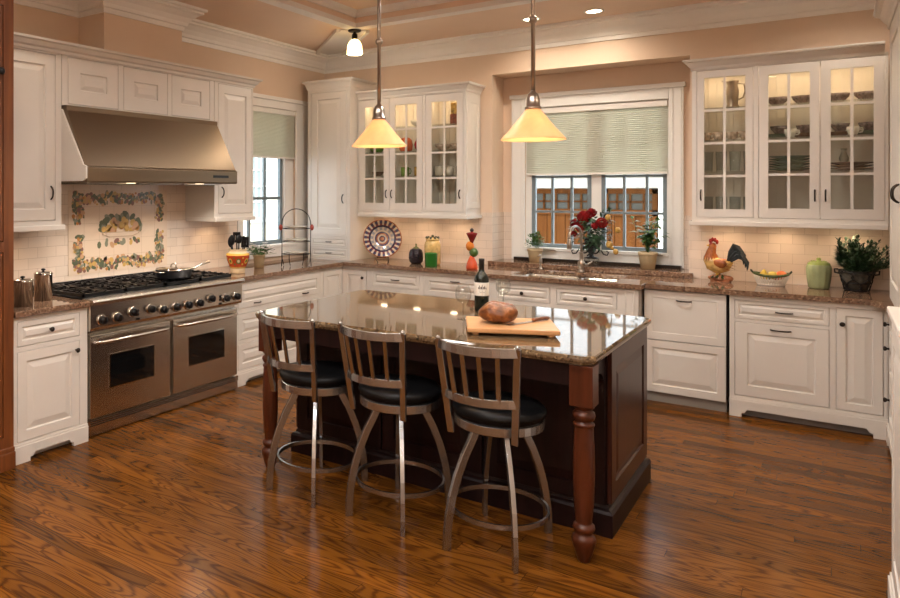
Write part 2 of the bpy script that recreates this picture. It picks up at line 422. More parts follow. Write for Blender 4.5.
# windows ---------------------------------------------------------------
def sash(mb, gl, ax, p, a0, a1, z0, z1, fr, cols, rowz, t=.035, bw=.022):
    """one sash: frame of width fr, muntins; ax 'y': in a plane y = p; ax 'x': in a plane x = p"""
    def bx(m, u0, u1, w0, w1, d0, d1):
        if ax == 'y': m.box(u0, u1, p + d0, p + d1, w0, w1)
        else: m.box(p - d1, p - d0, u0, u1, w0, w1)
    bx(mb, a0, a0 + fr, z0, z1, 0, t); bx(mb, a1 - fr, a1, z0, z1, 0, t); bx(mb, a0 + fr, a1 - fr, z0, z0 + fr, 0, t); bx(mb, a0 + fr, a1 - fr, z1 - fr, z1, 0, t)
    for c in cols: bx(mb, c - bw / 2, c + bw / 2, z0 + fr, z1 - fr, .004, t - .004)
    for z in rowz: bx(mb, a0 + fr, a1 - fr, z - bw / 2, z + bw / 2, .006, t - .006)
    bx(gl, a0 + fr, a1 - fr, z0 + fr, z1 - fr, .015, .019)
mb = MB(); gl = MB()
sash(mb, gl, 'y', NY + .03, 2.245, 2.80, 1.085, WZ1, .035, [2.44, 2.62], [1.43, 1.77, 2.1])
sash(mb, gl, 'y', NY + .03, 2.89, 3.44, 1.085, WZ1, .035, [3.085, 3.275], [1.43, 1.77, 2.1])
w1 = struct('window_1', mb, SASH); gl.build('pane', WGLASS, w1)
mb = MB()                                       # casing, mullion, jambs, sill of the sink window
y0, y1 = NY - .028, NY
mb.box(2.06, WX0, y0, y1, .96, 2.56).box(WX1, 3.575, y0, y1, .96, 2.56).box(WX0, WX1, y0, y1, WZ1, 2.56).box(WX0, WX1, y0, y1, .96, WZ0)
mb.box(2.045, 3.59, y0 - .02, y1, 2.535, 2.575)
for a, b in ((2.075, 2.085), (2.155, 2.165), (3.485, 3.495), (3.55, 3.56)): mb.box(a, b, y0 - .006, y0, .96, 2.53)
mb.box(WX0, 2.245, NY + .01, NY + .12, WZ0, WZ1).box(3.44, WX1, NY + .01, NY + .12, WZ0, WZ1).box(2.80, 2.89, NY + .032, NY + .12, WZ0, WZ1)
mb.box(WX0, WX1, y0 - .012, NY + .12, WZ0 - .02, WZ0 + .01).box(WX0, WX1, NY + .01, NY + .12, WZ1 - .01, WZ1)
mb.build('window_frame', WHITE, w1, bevel=.003)
mb = MB(); mb.box(2.10, 3.56, y0 - .05, y0, .957, .985); mb.build('ledge_strip', BRONZE, w1)  # thin dark strip along the back of the ledge
mb = MB()
for x in (2.38, 3.30): mb.box(x, x + .10, y0 - .03, y0 - .012, 1.06, 1.075).box(x + .02, x + .12, y0 - .045, y0 - .03, 1.062, 1.072)
mb.build('crank_handle', NICKEL, w1)
mb = MB(); gl = MB()
sash(mb, gl, 'x', -.06, -1.40, -.70, 1.08, VZ1, .04, [-1.23, -.985], [1.555, 2.05], bw=.03)
w2 = struct('window_2', mb, SASH); gl.build('pane', WGLASS, w2)
mb = MB()
mb.box(0, .022, VY1 - .02, -.285, .955, 2.58).box(0, .022, -1.50, VY0 + .01, .955, 2.58).box(0, .022, VY0, VY1, VZ1 - .02, 2.58).box(0, .022, VY0, VY1, .955, VZ0)
mb.box(-.12, -.03, -.70, VY1, VZ0, VZ1).box(-.12, -.03, VY0, -1.40, VZ0, VZ1).box(-.12, .03, VY0, VY1, VZ0 - .02, VZ0 + .01).box(-.12, -.03, VY0, VY1, VZ1 - .02, VZ1)
mb.box(0, .04, -1.51, -.275, 2.56, 2.60)
mb.build('window_frame', TRIM, w2, bevel=.003)

# cellular shades, lowered over the upper half
SHADE = translucent('shade_fabric', (.64, .64, .55), .36, rough=.9, noise=.03, nscale=3)
def shade(name, label, ax, p, a0, a1, z0, z1):
    t = thing(name, label, 'blind', (0, 0, 0))
    m = MB(); n = 64; zs = []
    for i in range(n + 1):
        z = z1 - .05 - (z1 - .05 - z0) * i / n
        zs.append((.0022 if i % 2 else -.0022, z))
    poly = zs + [(d + .004, z) for d, z in zs[::-1]]
    if ax == 'y': m.prism([(p + d, z) for d, z in poly], 'x', a0, a1)
    else: m.prism([(p + d, z) for d, z in poly], 'y', a0, a1)
    m.build('shade_fabric', SHADE, t)
    for nm, c, e in (('head_rail', z1 - .05, z1), ('bottom_rail', z0 - .018, z0)):
        m = MB()
        if ax == 'y': m.box(a0, a1, p - .018, p + .018, c, e)
        else: m.box(p - .018, p + .018, a0, a1, c, e)
        m.build(nm, TRIM, t, bevel=.003)
    return t
shade('pleated_blind', 'cream cellular shade half lowered over the sink window', 'y', NY + .005, WX0 + .012, WX1 - .012, 1.80, WZ1 - .012)
shade('pleated_blind', 'narrow cream cellular shade half lowered on the window beside the range', 'x', -.012, VY0 + .012, VY1 - .012, 1.985, VZ1 - .022)

# ------------------------------------------------------------------ cabinet kit (local frame: x to the right, front at -y, z up)
def front(mb, x0, x1, z0, z1, yf, rail=.055, t=.02, flat=False):
    def lp(i, y): return [(x0 + i, y, z0 + i), (x1 - i, y, z0 + i), (x1 - i, y, z1 - i), (x0 + i, y, z1 - i)]
    if flat: return mb.rings([lp(0, yf + t), lp(0, yf), lp(rail, yf), lp(rail + .004, yf + .004)], True, True)
    s = min(.036, max(.003, (min(x1 - x0, z1 - z0) / 2 - rail - .016) * .6))
    return mb.rings([lp(0, yf + t), lp(0, yf + .002), lp(.002, yf), lp(rail, yf), lp(rail + .005, yf + .010), lp(rail + .011, yf + .010), lp(rail + .011 + s, yf + .001), lp(rail + .015 + s, yf + .001)], True, True)
def knob(par, x, z, yf, r=.016, m=None):
    b = MB(); b.lathe([(0, yf - .032), (r * .7, yf - .031), (r, yf - .024), (r * .8, yf - .016), (r * .4, yf - .012), (r * .45, yf)], (x, 0, z), 14, 'y')
    return b.build('knob', m or BRONZE, par)
def pull(par, x, z, yf, w=.09, vert=False, m=None):
    b = MB(); pts = []
    for i in range(9):
        u = -1 + i / 4; o = -.026 * (1 - abs(u) ** 3)
        pts.append((x, yf + o - .003, z + u * w / 2) if vert else (x + u * w / 2, yf + o - .003, z))
    b.tube(pts, .0052, 8, up=(0, 1, 0.01))
    return b.build('handle', m or BRONZE, par)
def frame_cells(mb, x0, x1, z0, z1, holes, y0, y1):
    xs = sorted({x0, x1, *[h[0] for h in holes], *[h[1] for h in holes]}); zs = sorted({z0, z1, *[h[2] for h in holes], *[h[3] for h in holes]})
    for i in range(len(xs) - 1):
        run = None
        for j in range(len(zs) - 1):
            cx, cz = (xs[i] + xs[i + 1]) / 2, (zs[j] + zs[j + 1]) / 2
            if any(h[0] < cx < h[1] and h[2] < cz < h[3] for h in holes):
                if run is not None: mb.box(xs[i], xs[i + 1], y0, y1, run, zs[j]); run = None
            elif run is None: run = zs[j]
        if run is not None: mb.box(xs[i], xs[i + 1], y0, y1, run, z1)
G = .003
def cabinet(name, label, loc, rotz, w, d, z0, z1, fronts, plinth=None, m=CREAM, hollow=False, cat='cabinet', back=.002):
    t = thing(name, label, cat, loc, rotz)
    b = MB(); fy = -d
    if hollow:
        b.box(0, .018, fy + .02, -back, z0, z1).box(w - .018, w, fy + .02, -back, z0, z1).box(.018, w - .018, fy + .02, -back, z0, z0 + .03).box(.018, w - .018, fy + .02, -back, z1 - .018, z1).box(.018, w - .018, -.02 - back, -back, z0 + .03, z1 - .018)
    else: b.box(0, w, fy + .024, -back, z0, z1)
    frame_cells(b, 0, w, z0, z1, [(f[1] - G, f[2] + G, f[3] - G, f[4] + G) for f in fronts], fy, fy + .0245)
    b.build('carcass', m, t)
    for f in fronts:
        kind, x0, x1, a, c = f[:5]; o = f[5] if len(f) > 5 else {}
        q = MB(); yf = fy - .001
        if kind == 'glass':
            glass_door(t, x0, x1, a, c, yf, **{k: v for k, v in o.items() if k != 'pull' and k != 'knob'}); q = None
            dr = glass_door.last
        else:
            front(q, x0, x1, a, c, yf, o.get('rail', .05), flat=o.get('flat', False))
            dr = q.build(kind, m, t)
        if 'knob' in o: knob(dr, *o['knob'], yf)
        if 'pull' in o:
            p = o['pull']; pull(dr, p[0], p[1], yf, p[3] if len(p) > 3 else .09, p[2] if len(p) > 2 else False)
    if plinth:                                   # bracket-foot base board
        h, fw = plinth[:2]; b = MB(); e = .012
        yy0, yy1 = fy - e, fy + .012
        k = h * .42
        b.prism([(-0 , 0), (fw, 0), (fw, k * .5), (fw + .02, k * .55), (fw + .035, k), (w - fw - .035, k), (w - fw - .02, k * .55), (w - fw, k * .5), (w - fw, 0), (w, 0), (w, h - .015), (0, h - .015)], 'y', yy0, yy1)
        b.box(0, w, yy0 + .006, yy1, h - .015, h)
        b.build('base_board', m, t)
        b = MB(); b.box(.01, w - .01, fy + .06, -.05, 0, z0); b.build('toe_kick', m if len(plinth) < 3 else plinth[2], t)
    return t
def glass_door(par, x0, x1, z0, z1, yf, cols=2, rows=4, st=.058):
    b = MB(); t = .022; y0, y1 = yf, yf + t
    b.box(x0, x0 + st, y0, y1, z0, z1).box(x1 - st, x1, y0, y1, z0, z1).box(x0 + st, x1 - st, y0, y1, z0, z0 + st * 1.25).box(x0 + st, x1 - st, y0, y1, z1 - st * 1.15, z1)
    a0, a1, c0, c1 = x0 + st, x1 - st, z0 + st * 1.25, z1 - st * 1.15
    for i in range(1, cols):
        x = a0 + (a1 - a0) * i / cols; b.box(x - .009, x + .009, y0 + .003, y1 - .003, c0, c1)
    for j in range(1, rows):
        z = c0 + (c1 - c0) * j / rows; b.box(a0, a1, y0 + .004, y1 - .004, z - .009, z + .009)
    d = b.build('door', CREAM, par)
    g = MB(); g.box(a0, a1, y1 - .012, y1 - .009, c0, c1); g.build('pane', GLASS, d)
    glass_door.last = d
    return d
def cab_crown(par, path, z0, out=.07, h=.085, m=CREAM):
    b = MB(); crown(b, path, [(0, z0), (.008, z0), (.012, z0 + h * .25), (out * .35, z0 + h * .4), (out * .6, z0 + h * .68), (out * .9, z0 + h * .78), (out * .92, z0 + h * .88), (out, z0 + h * .9), (out, z0 + h), (0, z0 + h)])
    return b.build('crown', m, par)
# ------------------------------------------------------------------ left wall run
LR = PI / 2
# narrow base cabinet left of the range (y -4.305 .. -3.772)
cabinet('base_cabinet', 'narrow cream base cabinet with one drawer over one door, left of the steel range', (0, -4.305, 0), LR, .533, .715, .09, .875,
        [('drawer', .03, .472, .70, .845, dict(rail=.03, knob=(.255, .775))), ('door', .03, .472, .125, .665, dict(rail=.06, knob=(.445, .61)))], plinth=(.115, .11))
# drawer base between range and corner
cabinet('drawer_cabinet', 'cream three-drawer base cabinet between the range and the corner', (0, -2.262, 0), LR, 1.30, .645, .09, .875,
        [('drawer', .06, 1.25, .645, .845, dict(rail=.05, pull=(1.0, .675))), ('drawer', .06, 1.25, .385, .60, dict(rail=.05, pull=(.65, .56))), ('drawer', .06, 1.25, .13, .345, dict(rail=.05, pull=(.65, .30)))], plinth=(.115, .14))
t = [o for o in C.objects if o.name.startswith('drawer_cabinet')][0]
pull([c for c in t.children if c.name.startswith('drawer')][0], .30, .675, -.646)
# corner base: bi-fold door on both faces
t = thing('corner_cabinet', 'cream inside-corner base cabinet with a folding door of two leaves', 'cabinet', (0, 0, 0))
b = MB(); b.prism([(.002, -.96), (.621, -.96), (.621, -.586), (.928, -.586), (.928, -.002), (.002, -.002)], 'z', .09, .875)
b.box(.62, .645, -.96, -.955, .09, .875).box(.62, .645, -.96, -.61, .85, .875).box(.645, .93, -.61, -.586, .85, .875).box(.62, .645, -.96, -.61, .09, .125).box(.62, .93, -.61, -.586, .09, .125).box(.925, .928, -.61, -.586, .09, .875)
b.build('carcass', CREAM, t)
b = MB(); b.T = Matrix.Rotation(LR, 4, 'Z'); front(b, -.95, -.612, .13, .845, -.646, .05); b.T = None
d = b.build('door', CREAM, t)
b = MB(); front(b, .648, .92, .13, .845, -.611, .05); d = b.build('door', CREAM, t); knob(d, .885, .77, -.611)
b = MB(); b.box(.05, .60, -.95, -.56, 0, .09).box(.6, .92, -.55, -.1, 0, .09); b.build('toe_kick', CREAM, t)

# ------------------------------------------------------------------ range
t = thing('range', 'wide stainless steel double-oven range with black grates and eleven knobs', 'range', (0, -3.764, 0), LR)
W = 1.495
b = MB(); b.box(0, W, -.66, -.015, .06, .70).box(0, W, -.70, -.03, .70, .905); b.build('body', STEEL, t)
b = MB(); b.box(.02, W - .02, -.55, -.05, 0, .06).box(0, W, -.70, -.64, .075, .115)
b.box(0, W, -.695, -.66, .012, .072); b.build('kick_panel', STEEL, t)
b = MB()
for z in (.078, .092, .106): b.box(.03, W - .03, -.7025, -.699, z, z + .006)
b.build('vent', BLACK, t)
b = MB(); b.prism([(-.655, .70), (-.735, .715), (-.742, .735), (-.742, .885), (-.765, .89), (-.772, .905), (-.765, .92), (-.655, .922)], 'x', -.003, W + .001); b.build('control_panel', STEEL, t, bevel=.004)
for x0, x1 in ((.022, .735), (.765, 1.478)):
    b = MB(); b.box(x0, x1, -.705, -.661, .128, .675); d = b.build('oven_door', STEEL, t, bevel=.004)
    b = MB(); c = (x0 + x1) / 2; hw = .195
    b.box(c - hw - .008, c + hw + .008, -.709, -.7052, .298, .532); b.build('window_trim', CHROME, d, bevel=.001)
    b = MB(); b.box(c - hw, c + hw, -.7115, -.7092, .306, .524); b.build('window', DARK, d)
    b = MB(); b.tube([(x0 + .02, -.704, .633), (x0 + .04, -.735, .633), (x0 + .08, -.757, .633), (c, -.769, .633), (x1 - .08, -.757, .633), (x1 - .04, -.735, .633), (x1 - .02, -.704, .633)], .0125, 10)
    b.build('handle', STEEL, d)
for i, kx in enumerate((.085, .20, .325, .475, .585, .705, .815, .925, 1.045, 1.20, 1.315)):
    kx = .085 + (1.415 - .085) * (kx - .085) / 1.23
    z = .78 + (.018 if i in (2, 3, 8) else 0)
    b = MB(); b.lathe([(.036, -.742), (.037, -.750), (.030, -.752)], (kx, 0, z), 20, 'y'); k = b.build('knob', CHROME, t)
    b = MB(); b.lathe([(.027, -.750), (.027, -.775), (.021, -.785), (0, -.786)], (kx, 0, z), 18, 'y').box(kx - .005, kx + .005, -.79, -.782, z - .022, z + .022); b.build('knob_grip', BLACK, k)
b = MB()
for kx in (.395, 1.235):
    for z in (.79, .765): b.box(kx - .011, kx + .011, -.7445, -.7415, z, z + .018)
    b.box(kx - .016, kx + .016, -.7445, -.7415, .735, .75)
b.build('switch_panel', BLACK, t)
b = MB(); b.box(.005, W - .005, -.655, -.02, .905, .918); b.build('cooktop', BLACK, t)
b = MB(); b.box(0, W, -.045, -.012, .906, .955); b.build('riser', BLACK, t)
for i in range(4):
    x0 = .015 + i * .37; x1 = x0 + .355; b = MB()
    b.box(x0, x1, -.64, -.625, .925, .948).box(x0, x1, -.075, -.06, .925, .948).box(x0, x0 + .014, -.64, -.06, .925, .948).box(x1 - .014, x1, -.64, -.06, .925, .948)
    b.box(x0, x1, -.36, -.345, .925, .948).box((x0 + x1) / 2 - .006, (x0 + x1) / 2 + .006, -.64, -.06, .93, .952)
    for cy in (-.20, -.49):
        for q in range(8):
            a = q * PI / 4 + PI / 8; cx = (x0 + x1) / 2
            b.bar([(cx + .035 * math.cos(a), cy + .035 * math.sin(a), .944), (cx + .13 * math.cos(a), cy + .12 * math.sin(a), .944)], .011, .018)
        b.lathe([(.045, .918), (.045, .93), (.03, .936), (0, .937)], (cx, cy, 0), 14)
    for q in range(9):
        yy = -.62 + q * .067; b.box(x0 + .01, x0 + .03, yy, yy + .012, .94, .957).box(x1 - .03, x1 - .01, yy, yy + .012, .94, .957)
    b.build('grate', BLACK, t)

# hood
HY0, HY1 = -3.705, -2.195
t = thing('range_hood', 'sloping stainless steel range hood under the small upper doors', 'hood', (0, HY0, 0), LR)
W = HY1 - HY0
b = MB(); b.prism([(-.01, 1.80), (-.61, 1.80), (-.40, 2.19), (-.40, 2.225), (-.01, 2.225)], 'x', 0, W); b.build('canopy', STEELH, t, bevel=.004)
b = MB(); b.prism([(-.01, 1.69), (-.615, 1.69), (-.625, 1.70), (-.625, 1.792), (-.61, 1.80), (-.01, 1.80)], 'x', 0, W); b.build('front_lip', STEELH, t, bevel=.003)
b = MB(); b.box(1.22, 1.40, -.6285, -.6245, 1.738, 1.758); b.build('switch_panel', BLACK, t)
for i in range(3):
    b = MB(); x0 = .08 + i * .46; b.box(x0, x0 + .43, -.52, -.12, 1.684, 1.692)
    for q in range(12): b.box(x0 + .01 + q * .035, x0 + .03 + q * .035, -.51, -.13, 1.680, 1.684)
    b.build('filter', NICKEL, t)
LAMP = M('lamp_lens', (.9, .8, .6), .3, emit=((1, .78, .48), 1.5))
for x in (.42, 1.12):
    b = MB(); b.lathe([(.035, 1.6905), (.035, 1.687), (.02, 1.686), (0, 1.686)], (x, -.57, 0), 14); b.build('lamp', LAMP, t)

# uppers on the left wall
UZ0, UZ1 = 1.40, 2.57
def base_lip(par, w, d, z, m=CREAM, right=True, left=False):
    b = MB(); a0, a1 = (-.02 if left else 0), w + (.02 if right else 0)
    b.box(a0, a1, -d - .018, -d + .012, z - .035, z).box(a0, a0 + .03, -d + .012, -.0095, z - .035, z).box(a1 - .03, a1, -d + .012, -.0095, z - .035, z); b.build('light_rail', m, par, bevel=.004)
t = cabinet('wall_cabinet', 'tall cream wall cabinet with one raised-panel door, beside the dark wood cabinet', (0, -4.31, 0), LR, .59, .36, UZ0, 2.585,
        [('door', .02, .54, 1.435, 2.56, dict(rail=.075, pull=(.505, 1.62, True, .09)))])
base_lip(t, .59, .36, UZ0)
b = MB(); b.prism([(-.36, 2.20), (-.36, 1.70), (-.60, 1.70), (-.63, 1.72), (-.63, 1.80), (-.60, 1.81)], 'x', .59, .603); b.build('hood_bracket', CREAM, t, bevel=.003)
t = cabinet('wall_cabinet', 'low cream wall cabinet with three small panel doors above the hood', (0, -3.715, 0), LR, 1.52, .36, 2.228, 2.585,
        [('door', .05, .485, 2.24, 2.565, dict(rail=.10)), ('door', .54, .98, 2.24, 2.565, dict(rail=.10)), ('door', 1.03, 1.465, 2.24, 2.565, dict(rail=.10))])
t2 = cabinet('wall_cabinet', 'tall cream wall cabinet with one raised-panel door, between the hood and the window', (0, -2.19, 0), LR, .515, .36, UZ0, 2.585,
        [('door', .05, .495, 1.435, 2.56, dict(rail=.075, pull=(.09, 1.62, True, .09)))])
base_lip(t2, .515, .36, UZ0)
t = thing('cornice', 'cream cornice moulding along the top of the left wall cabinets', 'cornice', (0, 0, 0))
b = MB(); b.box(.002, .361, -4.31, -1.675, 2.5855, 2.60); crown(b, [(.361, -4.31), (.361, -1.675), (.002, -1.675)], [(0, 2.575), (.01, 2.575), (.014, 2.595), (.03, 2.605), (.045, 2.63), (.062, 2.637), (.066, 2.652), (0, 2.652)])
b.build('moulding', CREAM, t)

# dark pine cabinet at the left edge
t = thing('tall_cabinet', 'tall red-brown stained wood cabinet at the left end of the cream run', 'cabinet', (0, -5.32, 0), LR)
W = 1.005
b = MB(); b.box(0, W, -.716, -.01, .12, 2.80); frame_cells(b, 0, W, .12, 2.80, [(.06, .94, .19, 1.275), (.06, .94, 1.335, 2.72)], -.74, -.715); b.build('carcass', PINE, t)
for z0, z1, kz, kx in ((.195, 1.27, 1.15, .11), (1.34, 2.715, 2.33, .915)):
    b = MB(); front(b, .065, .935, z0, z1, -.741, .07); d = b.build('door', PINE, t); knob(d, kx, kz, -.741, .022, IRON)
b = MB(); b.box(0, W, -.765, -.01, 0, .10).box(0, W, -.755, -.01, .10, .125); b.build('base_board', PINE, t, bevel=.004)
cab_crown(t, [(W, -.003), (W, -.741), (0, -.741)][::-1], 2.78, .07, .10, PINE)

# ------------------------------------------------------------------ back wall run
cabinet('drawer_cabinet', 'cream back-wall base cabinet of drawers with two bar pulls, between corner and sink', (.93, 0, 0), 0, 1.27, .61, .09, .875,
        [('drawer', .06, .57, .70, .845, dict(rail=.028, pull=(.315, .775))), ('drawer', .62, 1.24, .655, .845, dict(rail=.05, pull=(.93, .805))), ('door', .06, .57, .13, .665, dict(rail=.06)), ('drawer', .62, 1.24, .40, .62, dict(rail=.05, pull=(.93, .58))), ('drawer', .62, 1.24, .13, .365, dict(rail=.05, pull=(.93, .32)))], plinth=(.115, .14))
# sink base, bumped forward
SX0, SX1, SD = 2.20, 3.415, .72
t = cabinet('sink_cabinet', 'cream sink base that steps forward, two false drawers with dark knobs', (SX0, 0, 0), 0, SX1 - SX0, SD, .09, .655,
        [('door', .09, .545, .13, .64, dict(rail=.06, knob=(.50, .61))), ('door', .60, 1.06, .13, .64, dict(rail=.06, knob=(.64, .61)))], plinth=(.115, .12))
b = MB(); b.box(0, .018, -SD + .02, -.62, .655, .875).box(1.197, 1.215, -SD + .02, -.55, .655, .875)
b.box(0, 1.215, -SD + .024, -SD + .04, .655, .875)
frame_cells(b, 0, 1.215, .655, .875, [(.087, .548, .702, .838), (.597, 1.063, .702, .838)], -SD, -SD + .0245); b.build('top_rail', CREAM, t)
for x0, x1 in ((.09, .545), (.60, 1.06)):
    b = MB(); front(b, x0, x1, .705, .835, -SD - .001, .026); d = b.build('drawer', CREAM, t); knob(d, (x0 + x1) / 2, .772, -SD - .001)
for x in (.025, 1.115):
    b = MB(); front(b, x, x + .075, .12, .865, -SD - .009, .012, .008, flat=True); b.build('pilaster', CREAM, t)
# dishwasher behind a cabinet panel
t = thing('dishwasher', 'panel-fronted cream dishwasher with one bar pull and a grey toe kick', 'dishwasher', (3.425, 0, 0), 0)
b = MB(); b.box(.005, .565, -.58, -.02, .10, .872); b.build('body', IRON, t)
b = MB(); front(b, .012, .558, .49, .868, -.612, .055, .03, flat=True); d = b.build('upper_panel', CREAM, t); pull(d, .285, .80, -.612, .10)
b = MB(); front(b, .012, .558, .085, .483, -.612, .055, .03); b.build('lower_panel', CREAM, t)
b = MB(); b.box(.012, .558, -.56, -.50, 0, .10); b.build('toe_kick', M('grey_toe_kick', (.36, .33, .29), .5), t)
# base to the right of the dishwasher
t = cabinet('base_cabinet', 'cream base cabinet with a wide pull-out front beside a narrow door, right of the dishwasher', (4.005, 0, 0), 0, .893, .61, .09, .875,
        [('drawer', .035, .583, .712, .840, dict(rail=.022, pull=(.33, .775, False, .10))), ('drawer', .035, .583, .155, .684, dict(rail=.075, pull=(.31, .648, False, .12))), ('door', .622, .868, .155, .842, dict(rail=.05, knob=(.655, .735)))], plinth=(.135, .075, M('grey_toe_vent', (.30, .27, .24), .4)))

# counters
def edge(z0, z1): return [(.006, z0), (0, z0 + .006), (0, z1 - .008), (.003, z1 - .003), (.010, z1)]
CZ0, CZ1 = .877, .915
b = MB(); slab(b, [(.0095, -4.305), (.745, -4.305), (.745, -3.77), (.0095, -3.77)], edge(CZ0, CZ1)); tag(b.build('countertop', GRAN), 'short brown granite worktop left of the range', 'countertop')
# the long worktop with a rectangular cut for the sink: built as pieces that meet flush
o_ = .030; SKX0, SKX1, SKY0, SKY1 = 2.40, 3.22, -.64, -.17
b = MB(); z = edge(CZ0, CZ1)
b.box(.0095, .675, -2.258, -.64, CZ0, CZ1).box(.008, 2.17, -.64, -.0095, CZ0, CZ1).box(2.17, SKX0, -.75, -.0095, CZ0, CZ1).box(SKX0, SKX1, -.75, SKY0, CZ0, CZ1).box(SKX0, SKX1, SKY1, -.0095, CZ0, CZ1).box(SKX1, 3.445, -.75, -.0095, CZ0, CZ1)
b.prism([(3.445, -.0095), (3.445, -.64), (4.80, -.64), (4.868, -.76), (4.868, -2.55), (5.52, -2.55), (5.52, -.0095)], 'z', CZ0, CZ1)
t = tag(b.build('countertop', GRAN, bevel=.004), 'long brown granite worktop running along the back wall round both corners', 'countertop')
b = MB(); b.box(NX0 + .01, NX1 - .01, -.0096, NY - .03, .9155, .957).box(1.945, 3.69, -.055, -.0095, .9155, .957); tag(b.build('window_ledge', GRAN, bevel=.004), 'raised brown granite ledge below the sink window', 'ledge')
# sink
t = thing('sink', 'double-bowl stainless undermount sink in the granite below the window', 'sink', (0, 0, 0))
for x0, x1 in ((SKX0, 2.86), (2.88, SKX1)):
    b = MB(); w = .006
    def rr(i, z, r=.06):
        q = []
        for cx, cy, a in ((x1 - r, SKY1 - r, 0), (x0 + r, SKY1 - r, 90), (x0 + r, SKY0 + r, 180), (x1 - r, SKY0 + r, 270)):
            for k in range(5): q.append((cx + (r - i) * math.cos(R(a + k * 22.5)), cy + (r - i) * math.sin(R(a + k * 22.5)), z))
        return q
    b.rings([rr(-.001, .8765), rr(.003, .8765), rr(.012, .72), rr(.035, .69)], False, True, True)
    b.lathe([(.035, .692), (.03, .695), (0, .694)], ((x0 + x1) / 2, (SKY0 + SKY1) / 2, 0), 14)
    b.build('bowl', STEEL, t, recalc=True)

# right wall base run below a hutch
RR = -PI / 2
cabinet('base_cabinet', 'cream base cabinet of drawers on the right wall, seen edge-on beside the corner', (XR, -.6245, 0), RR, 1.89, .63, .09, .875,
        [('drawer', .05, .50, .70, .845, dict(rail=.03, knob=(.11, .775))), ('drawer', .05, .50, .42, .67, dict(rail=.05, knob=(.11, .62))), ('drawer', .05, .50, .13, .39, dict(rail=.05, knob=(.11, .29))),
         ('door', .56, 1.18, .13, .845, dict(rail=.06, knob=(1.13, .76))), ('door', 1.22, 1.85, .13, .845, dict(rail=.06, knob=(1.27, .76)))], plinth=(.115, .12))
t = cabinet('hutch', 'tall cream hutch cabinet standing on the worktop at the right edge', (XR, -.85, 0), RR, 1.65, .635, .965, 2.66,
        [('door', .05, .80, 1.0, 2.62, dict(rail=.08, pull=(.76, 1.62, True, .10))), ('door', .85, 1.60, 1.0, 2.62, dict(rail=.08, pull=(.89, 1.62, True, .10)))])
b = MB(); b.box(0, 1.65, -.60, -.02, .9155, .965); b.build('base_board', CREAM, t)
cab_crown(t, [(0, -.003), (0, -.635), (1.65, -.635), (1.65, -.003)], 2.65, .08, .12)
t = cabinet('half_cabinet', 'shoulder-high plain cream cabinet close to the camera at the right edge', (XR, -2.99, 0), RR, .62, .73, .09, 1.15,
        [('door', .03, .59, .13, 1.11, dict(rail=.07))], plinth=(.115, .10))
b = MB(); b.box(-.005, .625, -.745, -.002, 1.15, 1.175); b.build('top', CREAM, t, bevel=.005)

# ------------------------------------------------------------------ uppers on the back wall
TC = cabinet('corner_tower', 'tall cream corner cabinet standing on the worktop with one door over two small drawers', (.13, 0, 0), 0, .53, .50, .916, 2.72,
        [('door', .05, .485, 1.17, 2.66, dict(rail=.07, pull=(.45, 1.55, True, .09))), ('drawer', .05, .485, 1.055, 1.145, dict(rail=.016, pull=(.27, 1.10, False, .07))), ('drawer', .05, .485, .94, 1.03, dict(rail=.016, pull=(.27, .985, False, .07)))], back=.0095)
cab_crown(TC, [(0, -.0095), (0, -.50), (.53, -.50), (.53, -.0095)], 2.70, .045, .09)
GCL = cabinet('display_cabinet', 'smaller cream glass-door display cabinet on the back wall beside the corner tower', (.668, 0, 0), 0, 1.185, .35, 1.40, 2.585,
        [('glass', .018, .363, 1.432, 2.562, dict(pull=(.335, 1.60, True, .08), st=.062)), ('glass', .368, .733, 1.432, 2.562, dict(pull=(.396, 1.60, True, .08), st=.062)), ('glass', .768, 1.155, 1.432, 2.562, dict(pull=(1.125, 1.60, True, .08), st=.062))], hollow=True, back=.0095)
GCR = cabinet('display_cabinet', 'larger cream glass-door display cabinet on the back wall, right of the sink window', (3.727, 0, 0), 0, 1.185, .35, 1.40, 2.585,
        [('glass', .035, .403, 1.432, 2.562, dict(pull=(.062, 1.60, True, .08), st=.048)), ('glass', .441, .806, 1.432, 2.562, dict(pull=(.778, 1.60, True, .08), st=.058)), ('glass', .811, 1.165, 1.432, 2.562, dict(pull=(.84, 1.60, True, .08), st=.058))], hollow=True, back=.0095)
SH = (1.772, 2.020, 2.268)
BEAD = M('cabinet_back_boards', (.70, .62, .53), .45)
for g, part in ((GCL, (.75, )), (GCR, (.422, ))):
    b = MB()
    for z in SH: b.box(.02, 1.165, -.315, -.035, z - .009, z + .009)
    b.build('shelf', CLEAR, g)
    b = MB()
    for x in part: b.box(x - .009, x + .009, -.322, -.03, 1.43, 2.565)
    b.build('divider', CREAM, g)
    b = MB()
    for q in range(20): b.box(.021 + q * .0571, .021 + q * .0571 + .054, -.036, -.0295, 1.431, 2.566)
    b.build('back_boards', BEAD, g)
    base_lip(g, 1.185, .35, 1.40, left=g is GCR, right=g is GCL)
    cab_crown(g, [(0, -.351), (1.185, -.351), (1.185, -.0095)] if g is GCL else [(0, -.0095), (0, -.351), (1.165, -.351)], 2.572, .06, .08)
b = MB(); b.T = Matrix.Translation((1.185, 0, 0)) @ Matrix.Rotation(PI / 2, 4, 'Z'); front(b, -.33, -.03, 1.46, 2.53, -.006, .06, .0055); b.build('side_panel', CREAM, GCL)
